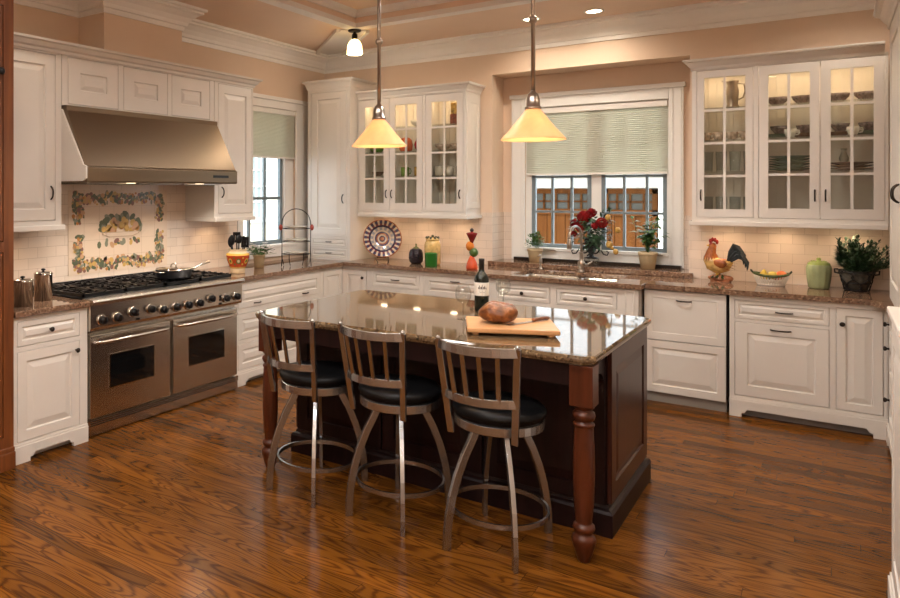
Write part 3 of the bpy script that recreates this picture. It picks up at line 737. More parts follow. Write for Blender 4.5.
# ------------------------------------------------------------------ island
IX0, IX1, IY0, IY1 = 1.862, 3.793, -3.476, -2.226
t = thing('island', 'dark cherry kitchen island with panelled sides and turned corner legs', 'island', (0, 0, 0))
BX0, BX1, BY0, BY1 = 1.925, 3.752, -3.085, -2.275
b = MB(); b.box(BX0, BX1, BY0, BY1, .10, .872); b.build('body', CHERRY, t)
b = MB()
crown(b, [(BX0, BY1), (BX1, BY1), (BX1, BY0), (BX0, BY0)][::-1], [(0, 0), (.034, 0), (.034, .105), (.026, .118), (.012, .125), (.008, .14), (0, .142)], True); b.build('base_board', CHERRY, t)
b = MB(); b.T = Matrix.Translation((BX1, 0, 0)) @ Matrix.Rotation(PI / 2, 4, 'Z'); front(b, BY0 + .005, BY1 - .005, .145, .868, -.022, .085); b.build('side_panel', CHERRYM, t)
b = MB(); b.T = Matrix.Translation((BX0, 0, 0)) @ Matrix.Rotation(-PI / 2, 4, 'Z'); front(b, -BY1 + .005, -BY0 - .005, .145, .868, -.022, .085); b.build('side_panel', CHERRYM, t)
w3 = (BX1 - BX0) / 3
for i in range(3):
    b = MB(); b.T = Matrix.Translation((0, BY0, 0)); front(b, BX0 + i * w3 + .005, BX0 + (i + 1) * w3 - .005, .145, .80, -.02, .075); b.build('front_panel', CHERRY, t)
LX0, LX1, LY = 1.955, 3.733, -3.405
def turned(x, y, m):
    b = MB(); h = .050
    b.box(x - h, x + h, y - h, y + h, .69, .872)
    b.lathe([(.046, .692), (.044, .680), (.038, .676), (.034, .672), (.036, .666), (.045, .659), (.048, .645), (.044, .630), (.036, .623), (.036, .617), (.044, .611), (.045, .602), (.040, .596), (.041, .57), (.044, .50), (.046, .42), (.045, .34), (.042, .27), (.038, .215), (.034, .190), (.034, .170), (.044, .162), (.047, .150), (.043, .138), (.035, .132), (.036, .122), (.047, .112), (.051, .100), (.050, .085), (.043, .06), (.034, .03), (.027, .012), (.024, 0)], (x, y, 0), 28)
    return b.build('leg', m, t, bevel=.003)
turned(LX0, LY, CHERRYL); turned(LX1, LY, CHERRYL)
b = MB(); b.box(LX0 + .05, LX1 - .05, LY - .03, LY - .005, .775, .872); b.build('apron', CHERRY, t)
for x in (LX0, LX1):
    b = MB(); b.box(x - .0125, x + .0125, LY + .05, BY0, .79, .872)
    b.prism([(BY0, .79), (BY0, .69), (BY0 - .03, .74), (BY0 - .07, .775), (BY0 - .12, .79)], 'x', x - .0125, x + .0125); b.build('apron', CHERRY, t)
ch = .045
po = [(IX0 + ch, IY0), (IX1 - ch, IY0), (IX1, IY0 + ch), (IX1, IY1 - ch), (IX1 - ch, IY1), (IX0 + ch, IY1), (IX0, IY1 - ch), (IX0, IY0 + ch)]
b = MB(); slab(b, po, [(.020, .873), (.012, .876), (.010, .885), (.002, .888), (0, .893), (0, .903), (.004, .911), (.010, .915)])
tag(b.build('island_countertop', GRANI), 'polished brown granite top of the kitchen island with clipped corners', 'countertop')

# ------------------------------------------------------------------ stools
def make_stool():
    t = thing('bar_stool', '', 'stool', (0, 0, 0), 0, None)
    for sx, sy in ((-1, -1), (1, -1), (1, 1), (-1, 1)):
        d = Vector((sx * .158, sy * .222, 0)); pts = []
        for q, z in ((.42, .552), (.50, .50), (.66, .42), (.80, .33), (.90, .24), (.965, .15), (.995, .07), (1.0, .0)):
            pts.append((d.x * q, d.y * q, z))
        b = MB(); b.bar(pts, .021, .036, up=(d.x, d.y, .25)); b.build('leg', STOOLM, t, bevel=.002)
    b = MB(); b.bar([(.222 * math.cos(2 * PI * i / 40), .222 * math.sin(2 * PI * i / 40), .165) for i in range(40)], .010, .022, closed=True)
    b.build('foot_ring', STOOLM, t)
    b = MB(); b.rings([[(r * math.cos(2 * PI * i / 40), r * math.sin(2 * PI * i / 40), z) for i in range(40)] for r, z in ((.06, .548), (.198, .548), (.203, .552), (.203, .588), (.198, .592), (.06, .592))], True, True)
    for f in range(len(b.sm)): b.sm[f] = False
    b.build('seat_ring', STOOLM, t)
    b = MB(); b.lathe([(.12, .590), (.196, .592), (.204, .600), (.203, .606), (.208, .612), (.212, .622), (.209, .636), (.195, .648), (.16, .655), (.10, .657), (0, .657)], (0, .0, 0), 36); b.build('seat_cushion', VINYL, t)
    P0, P1 = Vector((.148, -.198, .535)), Vector((.183, -.262, .968))
    for s in (-1, 1):
        f = lambda p: (p[0] * s, p[1], p[2])
        b = MB(); b.bar([f(P0), f(P0.lerp(P1, .15)), f(P0.lerp(P1, .5)), f(P1)], .030, .016, up=(0, -1, .15)); b.lathe([(.011, 0), (.012, .006), (.008, .014), (0, .016)], f(P1 - Vector((0, 0, .002))), 10)
        b.build('back_post', STOOLM, t, bevel=.002)
    def bow(k, dz, dep):
        p = P0.lerp(P1, k); pts = []
        for i in range(13):
            u = -1 + i / 6; pts.append((p.x * u, p.y - dep * (1 - u * u), p.z + dz))
        return pts
    b = MB(); b.bar(bow(.95, 0, .075), .012, .040); b.build('top_rail', STOOLM, t, bevel=.001)
    b = MB(); b.bar(bow(.42, 0, .062), .012, .036); b.build('lower_rail', STOOLM, t, bevel=.001)
    for u in (-.62, -.21, .21, .62):
        a, c = P0.lerp(P1, .42), P0.lerp(P1, .95)
        pa = Vector((a.x * u, a.y - .062 * (1 - u * u), a.z + .012)); pc = Vector((c.x * u, c.y - .075 * (1 - u * u), c.z - .015))
        b = MB(); b.bar([pa, pc], .020, .008, up=(0, -1, .15)); b.build('slat', STOOLM, t)
    return t
stool = make_stool()
stool.location = (2.325, -3.445, 0); stool.rotation_euler = (0, 0, R(-5)); stool['label'] = 'steel bar stool at the range end of the island, farthest from the bread'
place(stool, (2.838, -3.445, 0), R(-4), 'middle steel bar stool of the three along the island')
place(stool, (3.366, -3.458, 0), R(0), 'steel bar stool in front of the bread board, nearest the island leg by the dishwasher')

# ------------------------------------------------------------------ lamps
AMBER = translucent('amber_alabaster', (.86, .55, .27), .30, emit=((1, .55, .26), .16), rough=.3, noise=.10, nscale=7)
def make_pendant():
    t = thing('pendant_lamp', '', 'pendant lamp', (0, 0, 0)); K = .89
    b = MB(); b.lathe([(q * K, z) for q, z in ((.188, 1.908), (.19, 1.912), (.186, 1.916), (.13, 1.972), (.075, 2.035), (.046, 2.068), (.038, 2.080), (.034, 2.080), (.042, 2.064), (.071, 2.030), (.126, 1.967), (.184, 1.908), (.188, 1.908))], (0, 0, 0), 40, cap=False); b.build('shade', AMBER, t)
    b = MB(); b.lathe([(0, 2.070), (.042, 2.073), (.043, 2.085), (.036, 2.09), (.034, 2.13), (.026, 2.155), (.014, 2.165), (.012, 2.175)], (0, 0, 0), 20); b.build('socket', NICKEL, t)
    b = MB(); b.lathe([(.0115, 2.16), (.0115, TZ)], (0, 0, 0), 12); b.build('rod', NICKEL, t)
    b = MB(); b.ball((0, 0, 2.555), .023, 14); b.build('rod_joint', NICKEL, t)
    b = MB(); b.lathe([(0, TZ - .04), (.02, TZ - .035), (.06, TZ - .015), (.065, TZ)], (0, 0, 0), 20); b.build('ceiling_rose', NICKEL, t)
    b = MB(); b.lathe([(0, 1.955), (.02, 1.96), (.03, 1.985), (.024, 2.015), (.014, 2.035), (.013, 2.07)], (0, 0, 0), 14); b.build('bulb', M('lamp_bulb', (1, .9, .7), .4, emit=((1, .72, .40), 7)), t)
    return t
pend = make_pendant(); pend.location = (2.37, -2.85, 0); pend['label'] = 'amber cone pendant lamp over the range end of the island'
place(pend, (3.322, -2.85, 0), 0, 'amber cone pendant lamp over the sink end of the island')
OPAL = translucent('opal_glass', (.95, .85, .62), .4, emit=((1, .80, .45), 2.2), rough=.25)
t = thing('ceiling_lamp', 'small bronze ceiling lamp with a bell-shaped white glass shade in the tray corner', 'ceiling lamp', (1.05, -1.03, 0))
b = MB(); b.lathe([(0, H - .03), (.05, H - .03), (.062, H - .022), (.062, H)], (0, 0, 0), 22); b.lathe([(.014, 3.05), (.014, H - .02)], (0, 0, 0), 12).lathe([(.014, 3.10), (.026, 3.085), (.028, 3.05), (.03, 3.040), (.02, 3.037)], (0, 0, 0), 16); b.build('ceiling_rose', BRONZE, t)
b = MB(); b.lathe([(.028, 3.040), (.05, 3.020), (.066, 2.985), (.072, 2.94), (.073, 2.905), (.070, 2.902), (.069, 2.94), (.063, 2.983), (.048, 3.015), (.02, 3.035)], (0, 0, 0), 26, cap=False); b.build('shade', OPAL, t)
CANL = M('downlight_lens', (1, .95, .85), .4, emit=((1, .82, .56), 14))
CANS = [(3.007, -.388, H, 'recessed ceiling light nearest the big display cabinet'), (2.49, -.425, H, 'recessed ceiling light above the sink, beside the pendant rod'),
        (.72, -4.3, H, 'added recessed fill light over the narrow cabinet'), (4.75, -.75, H, 'added recessed fill light over the right corner of the worktop'), (4.95, -2.6, H, 'added recessed fill light over the hutch'),  # from here on: lamps added out of view to brighten the room
        (4.95, -4.6, H, 'added recessed fill light over the aisle beside the half cabinet'),
        (1.6, -4.3, TZ, 'added tray fill light over the aisle by the range'), (2.8, -4.5, TZ, 'added tray fill light over the middle stool'), (3.9, -4.4, TZ, 'added tray fill light over the aisle by the sink end'),
        (1.6, -6.2, TZ, 'added tray fill light behind the dark wood cabinet'), (2.8, -6.4, TZ, 'added tray fill light in the middle of the far tray'), (3.9, -6.4, TZ, 'added tray fill light above the camera side'),
        (2.15, -1.95, TZ, 'added tray fill light over the sink edge of the island, range half'), (3.35, -1.95, TZ, 'added tray fill light over the sink edge of the island, dishwasher half'),
        (1.8, -7.7, TZ, 'added tray fill light near the front wall, dark cabinet side'), (3.7, -7.7, TZ, 'added tray fill light near the front wall, hutch side')]
can = None
for x, y, z, lab in CANS:
    if can is None:
        can = thing('recessed_light', lab, 'ceiling light', (0, 0, 0))
        b = MB(); b.lathe([(.058, H - .0005), (.060, H - .006), (.078, H - .007), (.082, H - .0005)], (0, 0, 0), 28, cap=False); b.build('trim_ring', WHITE, can)
        b = MB(); b.lathe([(0, H - .002), (.058, H - .002)], (0, 0, 0), 28, cap=False); b.build('lens', CANL, can)
        can.location = (x, y, z - H)
    else: place(can, (x, y, z - H), 0, lab)
# ------------------------------------------------------------------ things on the island
TOP = .9155
t = thing('wine_bottle', 'dark red-wine bottle with a white label on the island', 'bottle', (2.93, -2.60, TOP))
BOT = M('dark_green_bottle', (.006, .010, .007), .06)
b = MB(); b.lathe([(0, 0), (.036, 0), (.041, .006), (.042, .02), (.042, .185), (.039, .205), (.028, .224), (.018, .236), (.015, .25), (.0145, .30), (.016, .302), (.016, .312), (.012, .314), (0, .314)], (0, 0, 0), 28); b.build('glass_body', BOT, t)
b = MB(); b.lathe([(.0155, .245), (.0155, .300), (.0168, .302), (.0168, .3135), (0, .3145)], (0, 0, 0), 20); b.build('foil', M('black_foil', (.012, .010, .011), .4), t)
LAB = M('paper_label', (.72, .70, .64), .7)
b = MB()
b.lathe([(.0424, .095), (.0426, .096), (.0426, .172), (.0424, .173)], (0, 0, 0), 32, cap=False)
lb = b.build('label', LAB, t)
b = MB()                                        # small engraved house and lines
def lab(a0, a1, z0, z1):
    q = [(.0431 * math.cos(R(a)), .0431 * math.sin(R(a))) for a in (a0, (a0 + a1) / 2, a1)]
    for (xa, ya), (xb, yb) in zip(q, q[1:]): b.add([(xa, ya, z0), (xb, yb, z0), (xb, yb, z1), (xa, ya, z1)], [(0, 1, 2, 3)])
c0 = -62
for k, (w, h) in enumerate(((10, .012), (8, .022), (12, .015), (7, .026), (12, .014), (8, .020), (10, .010))): lab(c0 - 34 + k * 10, c0 - 34 + k * 10 + w * .8, .135, .135 + h)
lab(c0 - 38, c0 + 38, .131, .1335)
for z, w in ((.122, 26), (.114, 20), (.106, 30)): lab(c0 - w, c0 + w, z, z + .0022)
b.build('label_print', M('label_ink', (.16, .14, .13), .7), lb)
def make_glass():
    t = thing('wine_glass', '', 'wine glass', (0, 0, 0))
    b = MB(); b.lathe([(.030, .187), (.040, .165), (.045, .14), (.042, .118), (.030, .100), (.012, .090), (.005, .084), (.0042, .05), (.005, .012), (.012, .006), (.034, .003), (.035, .0005), (0, 0)], (0, 0, 0), 26, cap=False); b.build('bowl', WINEG, t)
    return t
g = make_glass(); g.location = (2.952, -2.915, TOP); g['label'] = 'empty stemmed wine glass in front of the bottle, with its whole stem in view'
place(g, (3.01, -2.46, TOP), 0, 'empty stemmed wine glass half hidden behind the loaf')
BR = R(36.9)
t = thing('cutting_board', 'pale maple cutting board on small feet, carrying the loaf', 'cutting board', (3.287, -3.092, TOP), R(25))
b = MB(); b.box(-.22, .22, -.168, .168, .014, .040); b.build('board', wood('maple', (.62, .34, .15), (.52, .26, .10), .4, .1, 0, .8), t, bevel=.007)
for x in (-.18, .18):
    for y in (-.14, .14):
        b = MB(); b.lathe([(.014, 0), (.018, .006), (.018, .0145)], (x, y, 0), 14); b.build('foot', wood('maple_foot', (.55, .28, .11), (.45, .22, .08)), t)
def bread_mat():
    m, nt, b = newmat('bread_crust'); tc = N(nt, 'ShaderNodeTexCoord')
    n = N(nt, 'ShaderNodeTexNoise'); n.inputs['Scale'].default_value = 30; n.inputs['Detail'].default_value = 6; n.inputs['Distortion'].default_value = .35; L(nt, tc.outputs['Object'], n.inputs['Vector'])
    L(nt, ramp(nt, [(.34, (.07, .018, .005)), (.5, (.17, .05, .010)), (.62, (.26, .085, .018)), (.76, (.48, .24, .08))], n.outputs['Fac']), b.inputs['Base Color'])
    bp = N(nt, 'ShaderNodeBump'); bp.inputs['Strength'].default_value = .5; bp.inputs['Distance'].default_value = .02; L(nt, n.outputs['Fac'], bp.inputs['Height']); L(nt, bp.outputs[0], b.inputs['Normal'])
    b.inputs['Roughness'].default_value = .28
    return m
b = MB(); n = 28; m_ = 14; loops = []
rnd = random.Random(3); ph = [rnd.uniform(0, 6) for _ in range(6)]
for j in range(m_ + 1):
    tt = PI * j / m_; row = []
    for i in range(n):
        a = 2 * PI * i / n
        q = 1 + .035 * math.sin(3 * a + ph[0] + 2 * tt) + .025 * math.sin(5 * a + ph[1] - 3 * tt) + .03 * math.cos(4 * tt + ph[2] + a)
        z = .046 + .050 * math.cos(tt) * (1.15 if tt < PI / 2 else .9)
        row.append((.098 * math.sin(tt) ** .75 * math.cos(a) * q, .090 * math.sin(tt) ** .75 * math.sin(a) * q, max(.001, z * q)))
    loops.append(row)
b.rings(loops, True, True, True)
tag(b.build('bread_loaf', bread_mat(), loc=(3.232, -3.115, TOP + .0405), rotz=BR), 'round glossy brown loaf of bread on the cutting board', 'bread')
t = thing('bread_knife', 'bread knife with a wooden handle lying on the cutting board beside the loaf', 'knife', (3.365, -3.012, TOP + .041), math.atan2(-2.85 + 3.19, 3.42 - 3.29))
b = MB(); b.prism([(-.185, .004), (-.175, -.012), (.02, -.014), (.02, .014), (-.16, .014)], 'z', .0005, .003); b.build('blade', STEEL, t)
b = MB(); b.rings([[(x, w * math.cos(a), .010 + h * math.sin(a)) for a in [2 * PI * i / 10 for i in range(10)]] for x, w, h in ((.018, .011, .008), (.03, .013, .009), (.09, .011, .0085), (.125, .014, .0095), (.14, .009, .006))], True, True, True); b.build('handle', wood('knife_wood', (.22, .07, .025), (.12, .035, .015)), t)
for x in (.04, .08, .12): pass

# ------------------------------------------------------------------ things on the left worktop and range
def canister(loc, r, h, label):
    t = thing('canister', label, 'canister', loc)
    b = MB(); b.lathe([(0, 0), (r, 0), (r, h * .86), (r + .003, h * .865), (r + .003, h * .88), (r - .002, h * .885)], (0, 0, 0), 32); b.build('body', CHROME, t)
    b = MB(); b.lathe([(r + .002, h * .885), (r + .002, h * .92), (r * .9, h * .95), (.012, h * .965), (.006, h * .97)], (0, 0, 0), 32); l = b.build('lid', CHROME, t)
    b = MB(); b.lathe([(.006, h * .96), (.006, h * .99), (.013, h * 1.0), (.016, h * 1.03), (.010, h * 1.06), (0, h * 1.07)], (0, 0, 0), 16); b.build('knob', BLACK, l)
    return t
canister((.565, -4.145, TOP), .062, .175, 'polished steel canister with a black-knobbed lid, nearer the dark wood cabinet')
canister((.455, -3.925, TOP), .058, .195, 'taller polished steel canister behind the first, nearer the range')
t = thing('saute_pan', 'dark lidded saute pan on the range top', 'pan', (.50, -2.80, .9585))
PANM = M('grey_anodised', (.045, .045, .05), .4, .6)
b = MB(); b.lathe([(0, 0), (.125, 0), (.135, .012), (.138, .062), (.141, .064), (.133, .064)], (0, 0, 0), 32); b.build('pan_body', PANM, t)
b = MB(); b.lathe([(.139, .065), (.136, .071), (.06, .078), (0, .080)], (0, 0, 0), 32); l = b.build('lid', CHROME, t)
b = MB(); b.tube([(-.03, 0, .079), (-.025, 0, .10), (0, 0, .108), (.025, 0, .10), (.03, 0, .079)], .005, 8, up=(0, 1, 0)); b.build('handle', CHROME, l)
b = MB(); b.tube([(.03, .128, .05), (.04, .19, .062), (.055, .25, .085), (.07, .33, .10)], .008, 8); b.build('handle', CHROME, t)
b = MB(); b.tube([(-.05, -.128, .05), (-.05, -.165, .055), (.0, -.175, .055), (.05, -.165, .055), (.05, -.128, .05)], .006, 8); b.build('handle', CHROME, t)
# utensil crock
RED = M('orange_red_glaze', (.42, .055, .015), .2, noise=.2, nscale=20)
YEL = M('yellow_glaze', (.62, .36, .06), .2); OLV = M('olive_glaze', (.13, .15, .03), .2); CRM = M('cream_glaze', (.62, .48, .30), .2, noise=.1, nscale=20)
t = thing('utensil_crock', 'painted red and yellow pottery crock full of black utensils', 'crock', (.46, -2.0, TOP))
b = MB()
b.m = 1; b.lathe([(0, 0), (.060, 0), (.064, .004), (.066, .045)], (0, 0, 0), 32, cap=False)
b.m = 2; b.lathe([(.066, .045), (.074, .060)], (0, 0, 0), 32, cap=False)
b.m = 0; b.lathe([(.074, .060), (.092, .110), (.102, .150), (.103, .158)], (0, 0, 0), 32, cap=False)
b.m = 2; b.lathe([(.103, .158), (.100, .170), (.092, .176)], (0, 0, 0), 32, cap=False)
b.m = 1; b.lathe([(.092, .176), (.078, .182), (.076, .195), (.080, .205), (.082, .210), (.074, .211), (.070, .19), (.07, .05), (0, .05)], (0, 0, 0), 32, cap=False)
for k in range(8):
    a = 2 * PI * k / 8
    for (dr, rad, mi) in ((0, .021, 3 if k % 2 else 2), (.002, .012, 1 if k % 2 else 3)):
        rr = .091; c = Vector((math.cos(a) * (rr + dr), math.sin(a) * (rr + dr), .112))
        tn = Vector((-math.sin(a), math.cos(a), 0)); up = Vector((math.cos(a) * .33, math.sin(a) * .33, .94))
        out = tn.cross(up)
        b.m = mi; b.add([c + out * .004 + tn * rad * math.cos(q * PI / 6) + up * rad * 1.25 * math.sin(q * PI / 6) for q in range(12)], [list(range(12))])
    a2 = a + PI / 8; b.m = 2 if k % 2 else 3
    for z in (.085, .14):
        rr = .0835 if z < .1 else .1005; c = Vector((math.cos(a2) * rr, math.sin(a2) * rr, z)); tn = Vector((-math.sin(a2), math.cos(a2), 0)); up = Vector((math.cos(a2) * .33, math.sin(a2) * .33, .94))
        b.add([c + tn.cross(up) * .003 + tn * .009 * math.cos(q * PI / 4) + up * .009 * math.sin(q * PI / 4) for q in range(8)], [list(range(8))])
b.build('pot', [RED, CRM, YEL, OLV], t, recalc=False)
for k, (kind, nm) in enumerate(((0, 'slotted turner'), (1, 'ladle'), (0, 'broad spatula'), (2, 'spoon'), (2, 'serving spoon'), (1, 'small ladle'))):
    a = k * PI / 3 + .35; dx, dy = math.cos(a), math.sin(a)
    u = thing('kitchen_utensil', 'black %s standing in the painted crock' % nm, 'utensil', (.46 + dx * .036, -2.0 + dy * .036, TOP + .0515), 0)
    b = MB(); h = .185 + .018 * (k % 3); b.tube([(0, 0, 0), (dx * .012, dy * .012, h * .6), (dx * .03, dy * .03, h)], .006, 8); b.build('handle', BLACK, u)
    b = MB(); b.T = Matrix.Translation((dx * .03, dy * .03, h)) @ Matrix.Rotation(R(55), 4, 'Z')
    if kind == 0:
        for q in range(3): b.box(-.034 + q * .024, -.014 + q * .024, -.003, .003, -.01, .07)
        b.box(-.034, .034, -.003, .003, -.012, .012).box(-.034, .034, -.003, .003, .055, .082)
    elif kind == 1: b.ball((0, 0, .028), (.030, .012, .04), 12)
    else: b.ball((0, 0, .034), (.027, .008, .048), 12)
    b.build('head', BLACK, u)
# little pot of white flowers
def pot(name, label, loc, r0, r1, h, m=TERRA):
    t = thing(name, label, 'plant', loc)
    b = MB(); b.lathe([(0, 0), (r0, 0), (r1 * .93, h * .78), (r1 * .94, h * .80), (r1, h * .81), (r1, h), (r1 * .9, h), (r1 * .86, h * .88)], (0, 0, 0), 26, cap=False); b.build('pot', m, t)
    b = MB(); b.lathe([(0, h * .9), (r1 * .88, h * .88)], (0, 0, 0), 20, cap=False); b.build('soil', SOIL, t)
    return t
WHITEF = M('white_petal', (.72, .66, .62), .6)
t = pot('potted_flower', 'small cream pot of white flowers by the utensil crock', (.315, -1.535, TOP), .045, .058, .125)
rn = random.Random(11)
lv = MB(); fl = MB()
for k in range(70):
    a = rn.uniform(0, 2 * PI); e = rn.uniform(.1, 1.1); d = Vector((math.cos(a) * math.cos(e), math.sin(a) * math.cos(e), math.sin(e)))
    p = Vector((d.x * .03, d.y * .03, .115)); lv.tube([p, p + d * .06, p + d * rn.uniform(.08, .14)], .0012, 4)
    lv.leaf(p + d * rn.uniform(.03, .09), (rn.uniform(-1, 1), rn.uniform(-1, 1), rn.uniform(-.2, .8)), .045, .016, .3)
for k in range(60):
    a = rn.uniform(0, 2 * PI); rr = rn.uniform(.05, .155); c = Vector((math.cos(a) * rr, math.sin(a) * rr, .225 - .35 * rr + rn.uniform(-.03, .025)))
    for q in range(5):
        b_ = q * 2 * PI / 5; fl.leaf(c, (math.cos(b_), math.sin(b_), .4), .026, .019, .2)
    lv.tube([(0, 0, .12), c * .6 + Vector((0, 0, .07)), c], .001, 4)
lv.build('leaves', GREEN, t, recalc=False); fl.build('blossoms', WHITEF, t, recalc=False)
# three-tier plate stand
t = thing('plate_stand', 'black iron three-tier stand with an arched handle and red apple finials', 'plate stand', (.555, -1.275, TOP + .0065), R(36.9))
b = MB(); hw = .135
for s in (-1, 1):
    b.tube([(s * (hw + .004), -.04, 0), (s * hw, -.012, .06), (s * hw, 0, .12), (s * hw, 0, .40)], .0045, 8)
    b.tube([(s * (hw * .42), .05, 0), (s * hw * .5, .03, .05), (s * hw * .5, .02, .115)], .0035, 6)
b.tube([(hw * math.cos(PI * i / 16), 0, .40 + .14 * math.sin(PI * i / 16)) for i in range(17)], .0045, 8, up=(0, 1, 0))
for s in (-1, 1): b.tube([(s * hw, 0, .12), (s * hw, .11, .06), (s * hw * .9, .14, 0)], .004, 6)
b.build('frame', IRON, t)
for z in (.115, .235, .355):
    b = MB(); b.tube([(.128 * math.cos(2 * PI * i / 28), .105 * math.sin(2 * PI * i / 28), z) for i in range(28)], .004, 6, closed=True); b.build('tier_ring', IRON, t)
for s in (-1, 1):
    b = MB(); b.ball((s * (hw + .012), -.006, .365), (.020, .02, .030), 12); b.build('finial', M('apple_red', (.30, .045, .03), .3), t)
for i, (z, w) in enumerate(((.121, 'lowest'), (.241, 'middle'), (.361, 'top'))):
    b = MB(); b.lathe([(0, 0), (.07, 0), (.075, .003), (.115, .012), (.116, .015), (.072, .006), (0, .005)], (0, 0, 0), 30, sy=.84)
    tag(b.build('plate', CERAM, loc=(.555, -1.275, TOP + .0065 + z), rotz=R(36.9)), 'white plate lying on the %s tier of the iron stand' % w, 'plate', None)

# ------------------------------------------------------------------ tile mural behind the range
t = thing('tile_mural', 'painted tile mural of a fruit bowl in a fruit garland behind the range', 'mural', (.0085, -2.915, 1.315), LR)
MC = [M('mural_' + n, c, .25) for n, c in (('ground', (.66, .52, .40)), ('leaf', (.11, .125, .075)), ('grey_leaf', (.22, .22, .16)), ('orange', (.45, .19, .06)), ('yellow', (.52, .33, .11)), ('plum', (.22, .11, .09)), ('line', (.46, .34, .25)), ('peach', (.52, .30, .17)))]
b = MB(); b.m = 0; b.box(-.50, .50, -.004, 0, -.325, .325); b.m = 6
for k in range(1, 7): b.box(-.50 + k / 7 - .001, -.50 + k / 7 + .001, -.0045, -.004, -.325, .325)
for k in range(1, 5): b.box(-.5, .5, -.0045, -.004, -.325 + k * .13 - .001, -.325 + k * .13 + .001)
b.build('tile_field', MC, t)
rn = random.Random(5)
def blob(b, x, z, r, mi, lay, sx=1, rot=0):
    n = 9; y = -.0048 - lay * .00035
    b.m = mi; b.add([(x + r * (sx * math.cos(2 * PI * i / n) * math.cos(rot) - math.sin(2 * PI * i / n) * math.sin(rot)), y, z + r * (sx * math.cos(2 * PI * i / n) * math.sin(rot) + math.sin(2 * PI * i / n) * math.cos(rot))) for i in range(n)], [list(range(n))])
b = MB()
def cluster(x, z, w, h, n):
    for k in range(n):
        px, pz = x + rn.uniform(-w, w), z + rn.uniform(-h, h)
        mi = rn.choice([1, 1, 2, 2, 1, 3, 4, 5, 5, 7, 4, 7]); leafy = mi in (1, 2)
        blob(b, px, pz, rn.uniform(.008, .015) if leafy else rn.uniform(.009, .019), mi, k % 12, 1.9 if leafy else 1.1, rn.uniform(0, 3))
for s in (1, -1):
    b = MB()
    for k in range(9): cluster(-.40 + k * .10, s * .255 + .01 * math.sin(k * 2 + s), .050, .040, 26)
    b.build('garland', MC, t, recalc=False)
    for z_ in ((.235, .20, .15, .10), (-.06, -.11, -.17, -.235)):
        b = MB()
        for z in z_: cluster(s * .415 + rn.uniform(-.012, .012), z, .040, .034, 17)
        b.build('garland', MC, t, recalc=False)
b = MB()
for k in range(26):
    a = PI * k / 25; blob(b, .19 * math.cos(a) + rn.uniform(-.015, .015), .005 + .11 * math.sin(a) + rn.uniform(-.02, .02), rn.uniform(.018, .028), rn.choice([1, 1, 2]), k % 5, 1.6, rn.uniform(0, 3))
for k in range(40):
    a = rn.uniform(0, PI); q = rn.uniform(.1, 1) ** .6; blob(b, .185 * q * math.cos(a), -.005 + .095 * q * math.sin(a), rn.uniform(.020, .030), rn.choice([3, 4, 4, 7, 4, 4]), 5 + k % 7)
b.m = 6; b.prism([(-.19, -.012), (-.185, -.03), (-.12, -.052), (.12, -.052), (.185, -.03), (.19, -.012)], 'y', -.0092, -.0048)
b.m = 0; b.prism([(-.178, -.016), (-.172, -.028), (-.115, -.046), (.115, -.046), (.172, -.028), (.178, -.016)], 'y', -.0096, -.0092)
for k in range(16): blob(b, rn.uniform(-.26, .26), rn.uniform(-.115, -.075), rn.uniform(.010, .02), rn.choice([1, 4, 7, 5, 2]), k % 6, 1.5, rn.uniform(0, 3))
b.build('fruit_bowl', MC, t, recalc=False)
# ------------------------------------------------------------------ things on the back worktop
def plate_mat():
    m, nt, b = newmat('painted_majolica'); tc = N(nt, 'ShaderNodeTexCoord'); sp = N(nt, 'ShaderNodeSeparateXYZ'); L(nt, tc.outputs['Object'], sp.inputs[0])
    x, z = sp.outputs[0], sp.outputs[1]
    r = math_(nt, 'POWER', math_(nt, 'ADD', math_(nt, 'MULTIPLY', x, x), math_(nt, 'MULTIPLY', z, z)), .5)
    a = math_(nt, 'ARCTAN2', z, x)
    r = math_(nt, 'DIVIDE', r, .198)
    pet = math_(nt, 'MULTIPLY_ADD', math_(nt, 'SINE', math_(nt, 'MULTIPLY', a, 22.0)), .5, .5)
    pet2 = math_(nt, 'MULTIPLY_ADD', math_(nt, 'SINE', math_(nt, 'MULTIPLY', a, 14.0)), .5, .5)
    cream, blue, org, navy = (.55, .46, .37), (.05, .045, .10), (.30, .10, .04), (.025, .02, .05)
    base = ramp(nt, [(0, org), (.10, navy), (.16, cream), (.24, org), (.30, blue), (.38, cream), (.46, (.25, .26, .30)), (.58, (.30, .31, .36)), (.61, navy), (.70, (.15, .04, .05)), (.80, blue), (.95, org)], r)
    cr = [n for n in nt.nodes if n.bl_idname == 'ShaderNodeValToRGB'][-1].color_ramp; cr.interpolation = 'CONSTANT'
    m1 = N(nt, 'ShaderNodeMix', data_type='RGBA')
    band = math_(nt, 'MULTIPLY', math_(nt, 'GREATER_THAN', r, .72), math_(nt, 'LESS_THAN', r, .96))
    L(nt, math_(nt, 'MULTIPLY', band, math_(nt, 'GREATER_THAN', pet, .62)), m1.inputs[0]); L(nt, base, m1.inputs[6]); m1.inputs[7].default_value = (*cream, 1)
    m2 = N(nt, 'ShaderNodeMix', data_type='RGBA')
    band2 = math_(nt, 'MULTIPLY', math_(nt, 'GREATER_THAN', r, .48), math_(nt, 'LESS_THAN', r, .62))
    L(nt, math_(nt, 'MULTIPLY', band2, math_(nt, 'GREATER_THAN', pet2, .6)), m2.inputs[0]); L(nt, m1.outputs[2], m2.inputs[6]); m2.inputs[7].default_value = (*cream, 1)
    L(nt, m2.outputs[2], b.inputs['Base Color']); b.inputs['Roughness'].default_value = .12
    return m
PA = R(35)
t = thing('plate_easel', 'small iron easel holding the big painted plate', 'easel', (.845, -.155, TOP + .0045), PA)
b = MB()
